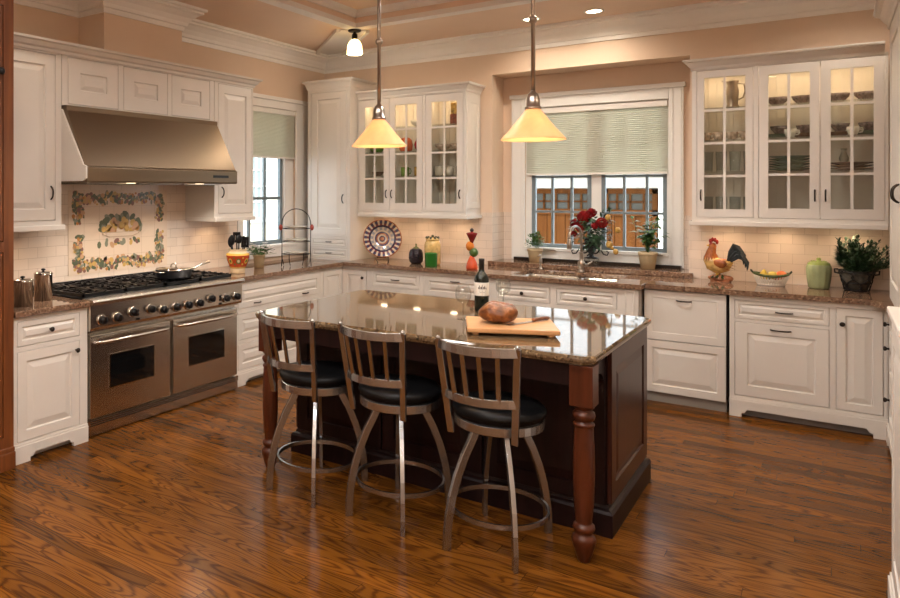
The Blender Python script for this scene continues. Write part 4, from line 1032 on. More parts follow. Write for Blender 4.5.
for s in (-1, 1): b.tube([(s * .07, .06, 0), (s * .06, .0, .014), (s * .055, -.055, .014), (s * .055, -.06, .035)], .004, 6); b.tube([(s * .055, .0, .014), (s * .03, .055, .20)], .004, 6)
b.tube([(-.07, .06, .006), (.07, .06, .006)], .004, 6); b.build('frame', IRON, t)
b = MB(); b.lathe([(0, .000), (.085, .001), (.12, .014), (.185, .030), (.1995, .034), (.200, .030), (.185, .024), (.12, .007), (.085, -.008), (0, -.008)], (0, 0, 0), 56)
o = b.build('decorative_plate', plate_mat()); o.location = (.868, -.205, TOP + .218)
o.rotation_euler = (R(90 - 13), 0, PA)
tag(o, 'large round plate painted with blue and orange rings, leaning in the corner', 'plate')
b = MB(); b.lathe([(0, 0), (.045, 0), (.065, .02), (.073, .06), (.070, .10), (.058, .135), (.035, .15), (.02, .152), (0, .153)], (0, 0, 0), 30)
t = thing('eggplant_jar', 'glossy black eggplant-shaped jar with a green stalk', 'jar', (1.325, -.335, TOP)); b.build('body', M('aubergine_glaze', (.010, .006, .012), .06), t)
b = MB(); b.lathe([(.03, .1505), (.028, .158), (.012, .165), (.007, .175), (.009, .195), (0, .197)], (0, 0, 0), 16)
for k in range(6): b.leaf((0, 0, .165), (math.cos(k * 1.05), math.sin(k * 1.05), -.45), .045, .02, .3)
b.build('stalk', M('stalk_green', (.12, .13, .035), .5), t, recalc=False)
t = thing('preserve_jar', 'tall amber glass jar with a dark bumpy lid, behind the green tumbler', 'jar', (1.50, -.33, TOP))
AMB = M('amber_ceramic', (.60, .40, .15), .15, noise=.25, nscale=25)
b = MB(); b.lathe([(0, 0), (.065, 0), (.076, .01), (.078, .19), (.072, .215), (.062, .228), (.060, .236)], (0, 0, 0), 30); b.build('body', AMB, t)
b = MB(); b.lathe([(.064, .236), (.066, .252), (.05, .262), (0, .268)], (0, 0, 0), 26); l = b.build('lid', AMB, t)
b = MB()
for k in range(9): b.ball((.056 * math.cos(k * .698), .056 * math.sin(k * .698), .262), .014, 8)
b.ball((0, 0, .275), .016, 8); b.build('ornament', M('olive_knob', (.05, .05, .02), .4), l)
t = thing('green_tumbler', 'green glazed tumbler in front of the amber jar', 'tumbler', (1.556, -.475, TOP))
b = MB(); b.lathe([(0, 0), (.054, 0), (.057, .004), (.060, .122), (.062, .125), (.057, .126), (.053, .10), (0, .10)], (0, 0, 0), 30); b.build('body', M('green_glaze', (.02, .17, .02), .08), t)
t = thing('pepper_stack', 'ornament of red, orange and green peppers stacked in a column', 'ornament', (1.975, -.50, TOP))
RP, OP, GP = M('pepper_red', (.40, .03, .012), .25), M('pepper_orange', (.60, .18, .02), .25), M('pepper_green', (.06, .12, .02), .3)
b = MB(); b.lathe([(0, 0), (.048, 0), (.052, .02), (.045, .06), (.028, .10), (.016, .125)], (0, 0, 0), 20); b.build('lower_pepper', M('pepper_scarlet', (.55, .07, .02), .25), t)
b = MB(); b.ball((.018, 0, .155), (.042, .035, .042), 14); b.build('green_pepper', GP, t)
b = MB(); b.ball((-.018, 0, .212), (.038, .035, .045), 14); b.build('orange_pepper', OP, t)
b = MB(); b.lathe([(.008, .235), (.02, .26), (.045, .315), (.052, .33), (.04, .335), (.012, .338), (.010, .345)], (0, 0, 0), 18); b.build('upper_pepper', M('pepper_crimson', (.20, .014, .012), .25), t)
b = MB(); b.ball((0, 0, .358), .019, 12); b.build('stopper', BLACK, t)
# sink fittings
t = thing('faucet', 'tall gooseneck nickel faucet behind the sink', 'faucet', (2.83, -.112, TOP))
b = MB(); b.lathe([(.030, 0), (.030, .006), (.022, .012), (.020, .035), (.030, .05), (.031, .085), (.020, .10), (.016, .115), (.0145, .16), (.018, .165), (.018, .175), (.0135, .18)], (0, 0, 0), 20); b.build('body', NICKEL, t)
b = MB(); dx, dy = -.045, -.20; pts = [(0, 0, .17), (0, 0, .28)]
for i in range(13):
    a = PI * i / 12; pts.append((dx * (1 - math.cos(a)) / 2, dy * (1 - math.cos(a)) / 2, .32 + .085 * math.sin(a)))
pts += [(dx, dy, .27)]; b.tube(pts, .0115, 12, up=(1, .2, 0)); b.build('spout', NICKEL, t)
b = MB(); b.lathe([(.013, .30), (.017, .285), (.020, .22), (.018, .21), (0, .21)], (dx, dy, 0), 16); b.build('spray_head', NICKEL, t)
b = MB(); b.tube([(.028, -.01, .068), (.05, -.018, .068), (.06, -.02, .072), (.10, -.035, .10)], [.012, .012, .007, .006], 10); b.build('handle', NICKEL, t)
t = thing('soap_dispenser', 'slim nickel soap dispenser at the edge of the sink', 'soap dispenser', (2.475, -.115, TOP))
b = MB(); b.lathe([(.018, 0), (.018, .006), (.012, .012), (.010, .05), (.014, .06), (.013, .10), (.006, .105), (.006, .13)], (0, 0, 0), 16); b.build('body', NICKEL, t)
b = MB(); b.tube([(0, .01, .13), (0, -.02, .134), (0, -.075, .122)], .006, 8); b.build('spout', NICKEL, t)
# plants on the ledge
LED = .9575
t = pot('potted_herb', 'cream terracotta pot of bushy green herbs, at the soap dispenser end of the ledge', (2.345, .12, LED), .052, .072, .125)
rn = random.Random(21); lv = MB()
for k in range(230):
    a = rn.uniform(0, 2 * PI); e = rn.uniform(.05, 1.45); q = rn.uniform(.3, 1)
    d = Vector((math.cos(a) * math.cos(e), math.sin(a) * math.cos(e), math.sin(e)))
    p = Vector((0, 0, .13)) + Vector((d.x * .085, d.y * .085, d.z * .15)) * q
    lv.leaf(p, d + Vector((rn.uniform(-.6, .6), rn.uniform(-.6, .6), rn.uniform(-.3, .5))), .034, .018, .3)
lv.build('leaves', GREEN, t, recalc=False)
t = pot('potted_plant', 'cream terracotta pot with a tall leafy plant, at the dishwasher end of the ledge', (3.32, .13, LED), .056, .078, .145)
lv = MB(); st = MB()
for k in range(15):
    a = rn.uniform(0, 2 * PI); top = Vector((math.cos(a) * rn.uniform(.03, .15) - .02, math.sin(a) * rn.uniform(.02, .07), rn.uniform(.28, .43)))
    st.tube([(0, 0, .13), top * .5 + Vector((0, 0, .06)), top], .002, 5)
    for q in range(9):
        p = Vector((0, 0, .13)).lerp(top, .35 + .65 * q / 8)
        lv.leaf(p, (rn.uniform(-1, 1), rn.uniform(-1, 1), rn.uniform(-.3, .6)), rn.uniform(.055, .085), .038, .3)
st.build('stems', GREEN, t); lv.build('leaves', M('mid_leaf_green', (.05, .11, .025), .5, noise=.4, nscale=40), t, recalc=False)
# bouquet
t = thing('rose_vase', 'black scrolled iron vase of red roses on a clear glass foot, behind the sink', 'flower vase', (2.862, .095, LED)); t.scale = (1.18, 1.0, 1.22)
b = MB(); b.lathe([(.055, .0), (.058, .01), (.05, .045), (.062, .05), (.058, .053), (.04, .05)], (0, 0, 0), 22, cap=False)
for k in range(4): b.ball((.058 * math.cos(k * PI / 2 + .6), .058 * math.sin(k * PI / 2 + .6), .028), (.012, .012, .028), 8)
b.build('glass_foot', CLEAR, t)
b = MB(); b.lathe([(0, .052), (.05, .053), (.055, .058), (.02, .066), (.014, .08), (.03, .11), (.045, .15), (.050, .19), (.056, .20), (.048, .20), (.04, .15), (0, .12)], (0, 0, 0), 22)
for s in (-1, 1):
    sp = []
    for i in range(25):
        a = i / 24 * 3.4 * PI; rr = .012 + .042 * i / 24
        sp.append((s * (.035 + .0) + s * rr * math.cos(a) * .9, -.055, .125 + rr * math.sin(a)))
    b.tube(sp, .0055, 6, up=(0, 1, 0))
    b.tube([(s * .08, -.055, .12), (s * .10, -.055, .09), (s * .125, -.055, .085), (s * .135, -.055, .105), (s * .12, -.055, .115)], .005, 6, up=(0, 1, 0))
b.build('urn', IRON, t)
ROSE = M('red_rose', (.30, .008, .010), .5, noise=.3, nscale=30)
rn = random.Random(9)
for (x, y, z, r) in ((-.045, -.04, .365, .062), (-.115, -.02, .31, .048), (.085, -.05, .325, .052), (-.005, .03, .395, .045), (-.125, -.03, .235, .030), (.04, -.07, .30, .03), (-.07, -.07, .28, .035)):
    b = MB()
    for ring, (cnt, rr, up) in enumerate(((3, .25, .95), (5, .55, .75), (7, .9, .4))):
        for k in range(cnt):
            a = 2 * PI * k / cnt + ring * .6; o_ = Vector((math.cos(a), math.sin(a), 0)); tn = Vector((-math.sin(a), math.cos(a), 0)); c = Vector((x, y, z))
            g = []
            for iv in range(4):
                v = iv / 3
                for iu in range(5):
                    u = -1 + iu / 2
                    g.append(c + tn * u * r * (.35 + .45 * rr) * math.sin(.5 + v * 1.6) + o_ * r * rr * (.25 + .75 * v - .25 * abs(u)) + Vector((0, 0, r * (-.7 + 1.3 * v * (.5 + up * .6) - .15 * abs(u)))))
            b.add(g, [(i * 5 + j, i * 5 + j + 1, i * 5 + j + 6, i * 5 + j + 5) for i in range(3) for j in range(4)], True)
    b.ball((x, y, z), r * .55, 10); b.build('rose', ROSE, t, recalc=False)
lv = MB()
for k in range(220):
    a = rn.uniform(0, 2 * PI); rr = rn.uniform(.02, .14) ; z = rn.uniform(.20, .36) - max(0, rr - .08) * .5
    p = Vector((math.cos(a) * rr, math.sin(a) * rr * .7, z)); lv.leaf(p, (math.cos(a), math.sin(a), rn.uniform(-.6, .5)), .055, .03, .3)
for k in range(60):
    p = Vector((rn.uniform(-.03, .06), rn.uniform(-.06, .0), rn.uniform(.14, .24))); lv.leaf(p, (rn.uniform(-1, 1), rn.uniform(-1, 0), -.8), .06, .03, .2)
for k in range(14): lv.leaf((.09 + rn.uniform(-.04, .05), 0, .37 + rn.uniform(-.04, .04)), (rn.uniform(-1, 1), rn.uniform(-1, 1), rn.uniform(0, 1)), .05, .025, .2)
lv.build('leaves', DGREEN, t, recalc=False)
b = MB(); b.tube([(.04, -.04, .30), (.11, -.05, .37), (.155, -.06, .33), (.16, -.065, .25), (.145, -.07, .19), (.17, -.07, .14)], .004, 6); b.build('tendril', M('brown_twig', (.04, .022, .012), .6), t)
YB_ = M('yellow_berry', (.42, .24, .05), .4)
for c, r in (((.145, -.08, .165), .026), ((.19, -.08, .115), .020), ((.20, -.06, .27), .022), ((.13, -.05, .36), .022), ((.165, -.075, .14), .014)):
    b = MB(); b.ball(c, (r, r * .8, r * 1.05), 10); b.build('berry', YB_, t)
# rooster
t = thing('rooster_figurine', 'painted ceramic rooster with a dark curled tail', 'figurine', (3.885, -.14, TOP), R(-10))
GZ = lambda n, c: M('rooster_' + n, c, .18, noise=.35, nscale=28)
gold, rust, teal, red, grnd = GZ('gold', (.50, .30, .09)), GZ('rust', (.30, .085, .02)), GZ('teal', (.025, .035, .04)), GZ('red', (.26, .02, .014)), GZ('ground', (.30, .12, .06))
b = MB(); b.ball((0, 0, .028), (.078, .05, .030), 18); b.ball((.055, 0, .028), (.05, .04, .026), 14); b.box(-.05, .08, -.035, .035, 0, .02); b.build('base', grnd, t)
b = MB()
for k in range(7): b.leaf((-.06 + k * .02, -.048, .02), (rn.uniform(-1, 1), -.35, .9), .05, .022, .2)
b.build('painted_leaf', M('rooster_leaf', (.07, .12, .03), .3), t, recalc=False)
b = MB(); b.tube([(-.062, 0, .205), (-.060, 0, .175), (-.040, 0, .14), (.005, 0, .115), (.045, 0, .125), (.085, 0, .165)], [.036, .050, .062, .060, .046, .022], 20, up=(0, 1, 0)); b.build('body', gold, t)
b = MB(); b.tube([(-.034, 0, .303), (-.040, 0, .285), (-.046, 0, .26), (-.055, 0, .225), (-.060, 0, .19)], [.010, .025, .028, .036, .044], 18, up=(0, 1, 0))
for k in range(16):
    a = k * 2 * PI / 16; b.leaf((-.055 + .034 * math.cos(a), .034 * math.sin(a), .225), (.35 * math.cos(a), .35 * math.sin(a), -1), .075, .02, .1)
b.build('neck', rust, t, recalc=False)
b = MB()
for s in (-1, 1):
    b.ball((.018, s * .046, .145), (.052, .018, .036), 14)
    for k in range(4): b.leaf((.03, s * .056, .165 - k * .017), (1, s * .12, .12 - .12 * k), .085, .024, .1)
b.build('wing', rust, t, recalc=False)
b = MB()
for s in (-1, 1): b.tube([(-.005, s * .02, .09), (-.005, s * .02, .04)], .012, 8)
b.build('leg', YEL, t)
b = MB()
for k, (px, pz) in enumerate(((-.060, .318), (-.044, .330), (-.026, .327), (-.012, .312))): b.ball((px, 0, pz), (.012, .006, .019), 8)
b.ball((-.060, 0, .248), (.011, .012, .024), 8); b.ball((-.05, 0, .288), (.020, .021, .021), 10); b.build('comb', red, t)
b = MB(); b.lathe([(.010, 0), (.007, .012), (0, .026)], (0, 0, 0), 8, 'x')
for v in range(len(b.v)): b.v[v] = Vector((-.066 - b.v[v].x, b.v[v].y, .282 + b.v[v].z))
b.build('beak', YEL, t)
b = MB()
for k in range(14):
    q = k / 13; sp = ((k * 5) % 7 - 3) * .010; top = .30 - .10 * q; far = .115 + .04 * q
    b.tube([(.065, sp * .3, .15), (.085 + .02 * q, sp * .6, .15 + (top - .15) * .6), (.115 + .025 * q, sp, top), (far + .015, sp * 1.2, top - .012), (far + .045, sp * 1.3, top - .055), (far + .045, sp * 1.3, top - .10)], [.012, .014, .012, .010, .008, .002], 7, up=(0, 1, 0))
b.build('tail', teal, t)
# fruit basket
t = thing('fruit_basket', 'white pierced ceramic basket with a green rim', 'basket', (4.232, -.17, TOP), R(4)); t.scale = (.82, .9, 1.1)
b = MB()
n = 34; lat = []
def oval(rx, ry, z): return [(rx * math.cos(2 * PI * i / n), ry * math.sin(2 * PI * i / n), z) for i in range(n)]
b.rings([oval(.105, .065, 0), oval(.108, .068, .004), oval(.110, .070, .012), oval(.104, .064, .012), oval(.100, .060, .006)], True, True, True)
for i in range(n):
    a = 2 * PI * i / n
    for q in (-1, 1):
        a2 = a + q * 2 * PI / n * .5
        b.bar([(.107 * math.cos(a), .067 * math.sin(a), .010), (.136 * math.cos(a2), .092 * math.sin(a2), .066)], .005, .008, up=(math.cos(a), math.sin(a), 0))
b.tube(oval(.122, .080, .040), .004, 6, closed=True); b.build('basket_wall', CERAM, t)
b = MB(); b.tube([(x * (1 + .0), y, z + .016 * (abs(x) / .14) ** 2) for x, y, z in oval(.140, .095, .068)], .009, 8, closed=True); b.build('rim', M('green_rim_glaze', (.06, .085, .03), .2, noise=.4, nscale=30), t)
b = MB()
for s in (-1, 1): b.tube([(s * .135, -.02, .08), (s * .158, -.01, .10), (s * .158, .01, .10), (s * .135, .02, .08)], .007, 8)
b.build('handle', M('dark_green_glaze', (.02, .03, .015), .2), t)
FR = [('pear', 'yellow pear in the pierced basket, pointing up', M('pear_yellow', (.55, .36, .03), .35), (-.045, -.01, .066), .034, True), ('orange', 'orange fruit at the canister end of the pierced basket', M('fruit_orange', (.62, .13, .02), .4), (.066, -.005, .080), .034, False),
      ('lemon', 'yellow fruit in the middle of the pierced basket', M('fruit_lemon', (.50, .36, .05), .4), (.010, -.01, .078), .030, False), ('apple', 'red-orange fruit lying behind the others in the pierced basket', M('fruit_red', (.45, .06, .015), .35), (.035, .030, .062), .028, False), ('lime', 'green fruit by the handle in the pierced basket', M('fruit_green', (.05, .09, .02), .35), (-.02, .038, .062), .026, False)]
for nm, lab_, m, (x, y, z), r, pr in FR:
    b = MB()
    if pr: b.lathe([(0, -r), (r * .7, -r * .75), (r, -.1 * r), (r * .8, r * .6), (r * .42, r * 1.2), (r * .2, r * 1.55), (0, r * 1.6)], (0, 0, 0), 18)
    else: b.ball((0, 0, 0), (r * 1.12, r, r), 16)
    a = R(4); tag(b.build(nm, m, loc=(4.232 + x * math.cos(a) - y * math.sin(a), -.17 + x * math.sin(a) + y * math.cos(a), TOP + z)), lab_, 'fruit', None)
# green canister
t = thing('ceramic_canister', 'pale green lidded ceramic canister between basket and iron-potted plant', 'canister', (4.525, -.15, TOP))
CEL = M('celadon_glaze', (.33, .37, .19), .2, noise=.15, nscale=12)
b = MB(); prof = [(0, 0), (.055, 0), (.062, .006), (.069, .06), (.074, .12), (.075, .15), (.070, .168), (.066, .174)]
loops = []
for r, z in prof[1:]: loops.append([((r + .003 * math.cos(12 * 2 * PI * i / 48) * (r > .055)) * math.cos(2 * PI * i / 48), (r + .003 * math.cos(12 * 2 * PI * i / 48) * (r > .055)) * math.sin(2 * PI * i / 48), z) for i in range(48)])
b.rings(loops, True, True, True); b.build('body', CEL, t)
b = MB(); b.lathe([(.070, .1745), (.068, .184), (.045, .196), (.02, .20), (.012, .206), (.016, .216), (.008, .224), (0, .225)], (0, 0, 0), 28)
for k in range(8): b.leaf((.02 * math.cos(k * .785), .02 * math.sin(k * .785), .199), (math.cos(k * .785), math.sin(k * .785), -.15), .05, .035, .2)
b.build('lid', M('celadon_lid', (.30, .36, .10), .2), t, recalc=False)
# iron-basket plant
t = thing('basket_plant', 'bushy dark green plant in a scrolled black iron basket', 'plant', (4.745, -.165, TOP))
b = MB()
for z, r in ((.006, .072), (.06, .085), (.135, .105), (.145, .105)): b.tube([(r * math.cos(2 * PI * i / 28), r * math.sin(2 * PI * i / 28), z) for i in range(28)], .004, 6, closed=True)
for k in range(12):
    a = 2 * PI * k / 12; pts = []
    for i in range(9):
        z = .006 + .13 * i / 8; r = .072 + .033 * i / 8; aa = a + .35 * math.sin(i / 8 * 2 * PI) * (1 if k % 2 else -1)
        pts.append((r * math.cos(aa), r * math.sin(aa), z))
    b.tube(pts, .004, 6)
for s in (-1, 1): b.tube([(s * .10, 0, .12), (s * .125, 0, .125), (s * .128, 0, .15), (s * .105, 0, .15)], .006, 6, up=(0, 1, 0))
b.build('iron_basket', IRON, t)
b = MB(); b.lathe([(0, .008), (.062, .008), (.078, .06), (.094, .125), (.09, .128), (0, .128)], (0, 0, 0), 22); b.build('liner', M('moss_liner', (.06, .05, .035), .9, noise=.4, nscale=40), t)
lv = MB(); rn = random.Random(31)
for k in range(120):
    a = rn.uniform(0, 2 * PI); e = rn.uniform(.35, 1.5); d = Vector((math.cos(a) * math.cos(e) * 1.1, math.sin(a) * math.cos(e) * .62, math.sin(e)))
    ln = rn.uniform(.15, .255); p0 = Vector((d.x * .05, d.y * .05, .13)); p1 = p0 + d * ln
    p1.y = min(p1.y, .11); p1.x = max(p1.x, -.105)
    if p1.x < -.10: p1.y = max(p1.y, -.02)
    lv.tube([p0, (p0 + p1) / 2 + Vector((0, 0, .01)), p1], .0016, 4)
    for q in range(18):
        p = p0.lerp(p1, .05 + .95 * q / 17); lv.leaf(p, d * .6 + Vector((rn.uniform(-1, 1), rn.uniform(-1, 1) * (0 if p.y > .09 else 1), rn.uniform(-.2, .8))), rn.uniform(.028, .042), .016, .2)
lv.build('leaves', DGREEN, t, recalc=False)
# ------------------------------------------------------------------ crockery behind the glass doors
ORD = ['lowest', 'second from the bottom', 'third from the bottom', 'fourth from the bottom', 'fifth from the bottom', 'topmost']
S0 = 1.4305; S1, S2, S3 = (z + .0095 for z in SH)
YB = -.175
def lathe_thing(name, label, cat, loc, prof, m, n=24, group=None, handle=None, sy=1):
    b = MB(); b.lathe(prof, (0, 0, 0), n, sy=sy)
    if handle: h, r, z = handle; b.tube([(r * .92, 0, z + h / 2), (r + h * .45, 0, z + h * .45), (r + h * .55, 0, z), (r + h * .4, 0, z - h * .4), (r * .85, 0, z - h / 2)], .005, 6, up=(0, 1, 0))
    return tag(b.build(name, m, loc=loc), label, cat, group)
PLP = [(0, 0), (.065, 0), (.07, .004), (.118, .014), (.12, .017), (.118, .019), (.068, .009), (0, .008)]
BWP = [(0, 0), (.035, 0), (.04, .006), (.07, .035), (.082, .06), (.079, .06), (.06, .03), (0, .012)]
CUP = [(0, 0), (.025, 0), (.03, .004), (.040, .03), (.043, .062), (.040, .062), (.036, .03), (0, .01)]
TUM = [(0, 0), (.032, 0), (.034, .004), (.040, .15), (.038, .15), (.032, .012), (0, .011)]
GRP, TANP, PINKW = M('sage_plate_glaze', (.10, .15, .09), .25), M('brown_plate_glaze', (.17, .09, .05), .25), M('flowered_china', (.55, .42, .33), .25, noise=.45, nscale=45)
BLUW, TEALG = M('blue_flowered_china', (.20, .15, .14), .25, noise=.6, nscale=50), M('sea_green_glaze', (.14, .20, .15), .25)
X0 = 3.727
# right cabinet, left bay (behind the single door)
cx = X0 + .225
t = thing('pitcher', 'tall pewter pitcher on the top shelf behind the single door of the larger cabinet', 'pitcher', (cx + .03, YB, S3))
PEW = M('pewter', (.26, .20, .15), .3, .7)
b = MB(); b.lathe([(0, 0), (.045, 0), (.048, .01), (.036, .03), (.040, .09), (.044, .13), (.034, .175), (.040, .20), (.044, .212), (.040, .212), (.030, .175), (.0, .16)], (0, 0, 0), 22); b.build('body', PEW, t)
b = MB(); b.tube([(.034, 0, .19), (.075, 0, .185), (.085, 0, .13), (.07, 0, .08), (.040, 0, .065)], .006, 8, up=(0, 1, 0)); b.build('handle', PEW, t)
b = MB(); b.prism([(-.040, .195), (-.075, .215), (-.04, .213)], 'y', -.015, .015); b.build('spout', PEW, t)
for k, (dx, w) in enumerate(((-.15, 'handle end'), (-.06, 'middle'), (.03, 'pitcher side'), (.118, 'divider end'))):
    lathe_thing('teacup', 'small flowered teacup at the %s of the shelf below the pewter pitcher' % w, 'cup', (cx + dx, YB - .03, S2), [(r * .92, z) for r, z in CUP], PINKW, 18, 'flowered teacups below the pitcher', (.035, .038, .035))
for z, nm in ((S1, 'upper row'), (S0, 'lower row')):
    for k in range(4):
        lathe_thing('drinking_glass', '%s clear tumbler from the door handle, %s, larger cabinet' % (('first', 'second', 'third', 'fourth')[k], nm), 'glass', (cx - .135 + k * .092, YB - .03, z), [(r, q * 1.05) for r, q in TUM], CLEAR, 20, 'tumblers behind the single glass door')
# right cabinet, double bay
for bay, bx, nm in ((0, X0 + .62, 'larger cabinet middle door'), (1, X0 + .985, 'larger cabinet door by the hutch')):
    for k, dx in enumerate((-.075, .085)):
        side = ('left', 'right')[k]
        lathe_thing('bowl', 'dark flowered bowl, top shelf, %s, %s half' % (nm, side), 'bowl', (bx + dx, YB, S3), [(r * .92, z) for r, z in BWP], BLUW, 24, 'bowls on the top shelf')
        p = lathe_thing('serving_plate', 'plate under a small bowl, second shelf, %s, %s half' % (nm, side), 'plate', (bx + dx, YB, S2), [(r * .68, z * 1.6) for r, z in PLP], TANP if (k + bay) % 2 else GRP, 24, 'plates under the second-shelf bowls')
        lathe_thing('bowl', 'small dark bowl on a plate, second shelf, %s, %s half' % (nm, side), 'bowl', (bx + dx + .012, YB, S2 + .0305), [(r * .72, z) for r, z in BWP], BLUW, 22, 'bowls on the second shelf')
    lathe_thing('teacup', 'white cup at the front of the second shelf, %s' % nm, 'cup', (bx + .01, YB - .10, S2), [(r * .9, z * .95) for r, z in CUP], CERAM, 18, None, (.034, .037, .033))
for k in range(6):
    lathe_thing('dinner_plate', '%s dark green dinner plate of the stack behind the middle door' % ORD[k], 'plate', (X0 + .625, YB, S1 + k * .0185), [(r * 1.1, z) for r, z in PLP], GRP if k % 2 == 0 else TEALG, 28, 'dinner plates behind the middle door')
for k in range(3):
    lathe_thing('dinner_plate', '%s brown dinner plate of the stack behind the door nearest the hutch' % ('lowest', 'middle', 'topmost')[k], 'plate', (X0 + .985, YB, S1 + k * .0185), [(r * 1.1, z) for r, z in PLP], TANP, 28, 'dinner plates nearest the hutch')
lathe_thing('sprig_vase', 'small pale vase standing on the brown plates nearest the hutch', 'vase', (X0 + .945, YB, S1 + .0185 * 2 + .0195), [(0, 0), (.022, 0), (.03, .03), (.02, .06), (.014, .085), (.02, .10), (.016, .10), (0, .09)], M('grey_vase', (.30, .28, .22), .3))
lathe_thing('oval_tray', 'dark oval tray on the cabinet floor behind the middle door', 'tray', (X0 + .63, YB, S0 + .0005), [(0, 0), (.09, 0), (.13, .016), (.135, .02), (.128, .02), (.085, .006), (0, .005)], BLUW, 28, None, None, .75)
# left cabinet
x0 = .668
t = thing('tin', 'painted floral tin box on the top shelf of the smaller cabinet, beside its far side', 'tin', (x0 + 1.02, YB, S3))
b = MB(); b.box(-.055, .055, -.05, .05, 0, .10); b.build('lower_box', M('red_brown_tin', (.20, .05, .025), .4, noise=.5, nscale=40), t, bevel=.006)
b = MB(); b.box(-.05, .05, -.045, .045, .1002, .21); b.build('upper_box', M('gold_floral_tin', (.50, .32, .09), .4, noise=.7, nscale=35), t, bevel=.006)
lathe_thing('soup_bowl', 'white bowl on the top shelf behind the middle door of the smaller cabinet', 'bowl', (x0 + .60, YB, S3), BWP, CERAM)
lathe_thing('biscuit_jar', 'round orange-red jar on the second shelf of the smaller cabinet', 'jar', (x0 + .46, YB, S2), [(0, 0), (.05, 0), (.065, .02), (.070, .07), (.06, .12), (.045, .13), (.04, .14), (0, .15)], M('bright_orange_glaze', (.60, .10, .012), .2))
t = thing('teapot', 'round red teapot with a grey hoop handle on the second shelf of the smaller cabinet', 'teapot', (x0 + .645, YB, S2))
b = MB(); b.lathe([(0, 0), (.05, 0), (.075, .03), (.082, .07), (.07, .105), (.04, .12), (.012, .125), (.014, .14), (0, .145)], (0, 0, 0), 24); b.tube([(0, -.07, .06), (0, -.10, .08), (0, -.11, .11)], [.016, .011, .009], 8, up=(0, 1, 0)); b.build('body', M('cherry_red_glaze', (.38, .012, .02), .15), t)
b = MB(); b.tube([(.065 * math.cos(PI * i / 10), 0, .105 + .09 * math.sin(PI * i / 10)) for i in range(11)], .006, 8, up=(0, 1, 0)); b.build('handle', PEW, t)
lathe_thing('biscuit_jar', 'round leaf-green jar on the second shelf of the smaller cabinet', 'jar', (x0 + .12, YB, S2), [(0, 0), (.05, 0), (.07, .03), (.075, .08), (.06, .12), (.03, .135), (0, .14)], M('bright_green_glaze', (.10, .26, .02), .2))
lathe_thing('storage_jar', 'cream jar beside the leaf-green jar in the smaller cabinet', 'jar', (x0 + .27, YB, S2), [(0, 0), (.05, 0), (.055, .01), (.055, .12), (.045, .135), (0, .14)], CRM)
for dx, lab_, c in ((.465, 'leaf-green mug on the third shelf of the smaller cabinet', (.16, .24, .03)), (.615, 'mustard yellow mug on the third shelf of the smaller cabinet', (.50, .28, .04)), (.84, 'white mug nearest the hinge on the third shelf of the smaller cabinet', (.60, .52, .42)), (.952, 'second white mug on the third shelf of the smaller cabinet', (.55, .48, .40)), (1.068, 'wide grey mug on the third shelf of the smaller cabinet', (.40, .36, .32))):
    lathe_thing('mug', lab_, 'mug', (x0 + dx, YB - .03, S1), [(0, 0), (.036, 0), (.040, .006), (.042, .09), (.038, .09), (.034, .01), (0, .009)], M('mug_glaze', c, .2), 20, None, (.055, .040, .048))
for dx, w in ((.87, 'door-hinge side'), (1.03, 'far side')):
    lathe_thing('glass_bowl', 'pale bowl at the %s of the second shelf, right-hand bay of the smaller cabinet' % w, 'bowl', (x0 + dx, YB, S2), BWP, PINKW)
for dx, w in ((.13, 'nearer the tower'), (.26, 'nearer the handle')):
    lathe_thing('small_bowl', 'small brown bowl, third shelf, first door of the smaller cabinet, %s' % w, 'bowl', (x0 + dx, YB, S1), [(r * .75, z * .8) for r, z in BWP], TANP)

# ------------------------------------------------------------------ outside the windows
GROUND = M('pale_driveway', (.42, .40, .36), .9, noise=.1)
b = MB(); b.box(-22, 16, .65, 26, -.75, -.6).box(-22, -.35, -14, .65, -.75, -.6); struct('outside_ground', b, GROUND)
t = thing('garage', 'white garage with cedar carriage doors seen through the sink window', 'garage', (0, 6.0, -.72))
SID = M('white_siding', (.78, .77, .72), .6)
b = MB(); b.box(-2.2, 5.2, 0, 5, 0, 2.75)
for k in range(20): b.box(-2.2, 5.2, -.012, 0, .08 + k * .13, .195 + k * .13)
b.build('wall', SID, t)
CED = wood('cedar_boards', (.115, .040, .0085), (.065, .021, .0045), .8, 0, 2, .6, spec=.1)
for k, (x0, x1) in enumerate(((-1.1, 1.40), (1.56, 2.36))):
    b = MB(); n_ = max(2, round((x1 - x0) / .155)); w_ = (x1 - x0) / n_
    for q in range(n_): b.box(x0 + q * w_ + .004, x0 + (q + 1) * w_ - .004, -.075, -.02, .02, 2.02)
    b.box(x0, x1, -.02, -.013, .0, 2.05)
    nb = max(1, round((x1 - x0) / 1.2)); wb = (x1 - x0) / nb
    for q in range(nb + 1):
        xx = x0 + q * wb; b.box(max(x0, xx - .07), min(x1, xx + .07), -.10, -.075, .02, 2.38)
    b.box(x0, x1, -.10, -.02, 2.30, 2.38).box(x0, x1, -.10, -.02, 1.94, 2.04).box(x0, x1, -.10, -.075, .02, .18)
    d = b.build('garage_door', CED, t)
    b = MB(); b.box(x0 + .02, x1 - .02, -.05, -.04, 2.03, 2.31); b.build('pane', M('dark_garage_glass', (.045, .045, .035), .45), d)
    b = MB(); m_ = max(4, round((x1 - x0) / .2))
    for q in range(m_ + 1):
        xx = x0 + (x1 - x0) * q / m_; b.box(xx - .014, xx + .014, -.085, -.04, 2.03, 2.31)
    b.box(x0, x1, -.085, -.04, 2.155, 2.18); b.build('muntins', CED, d)
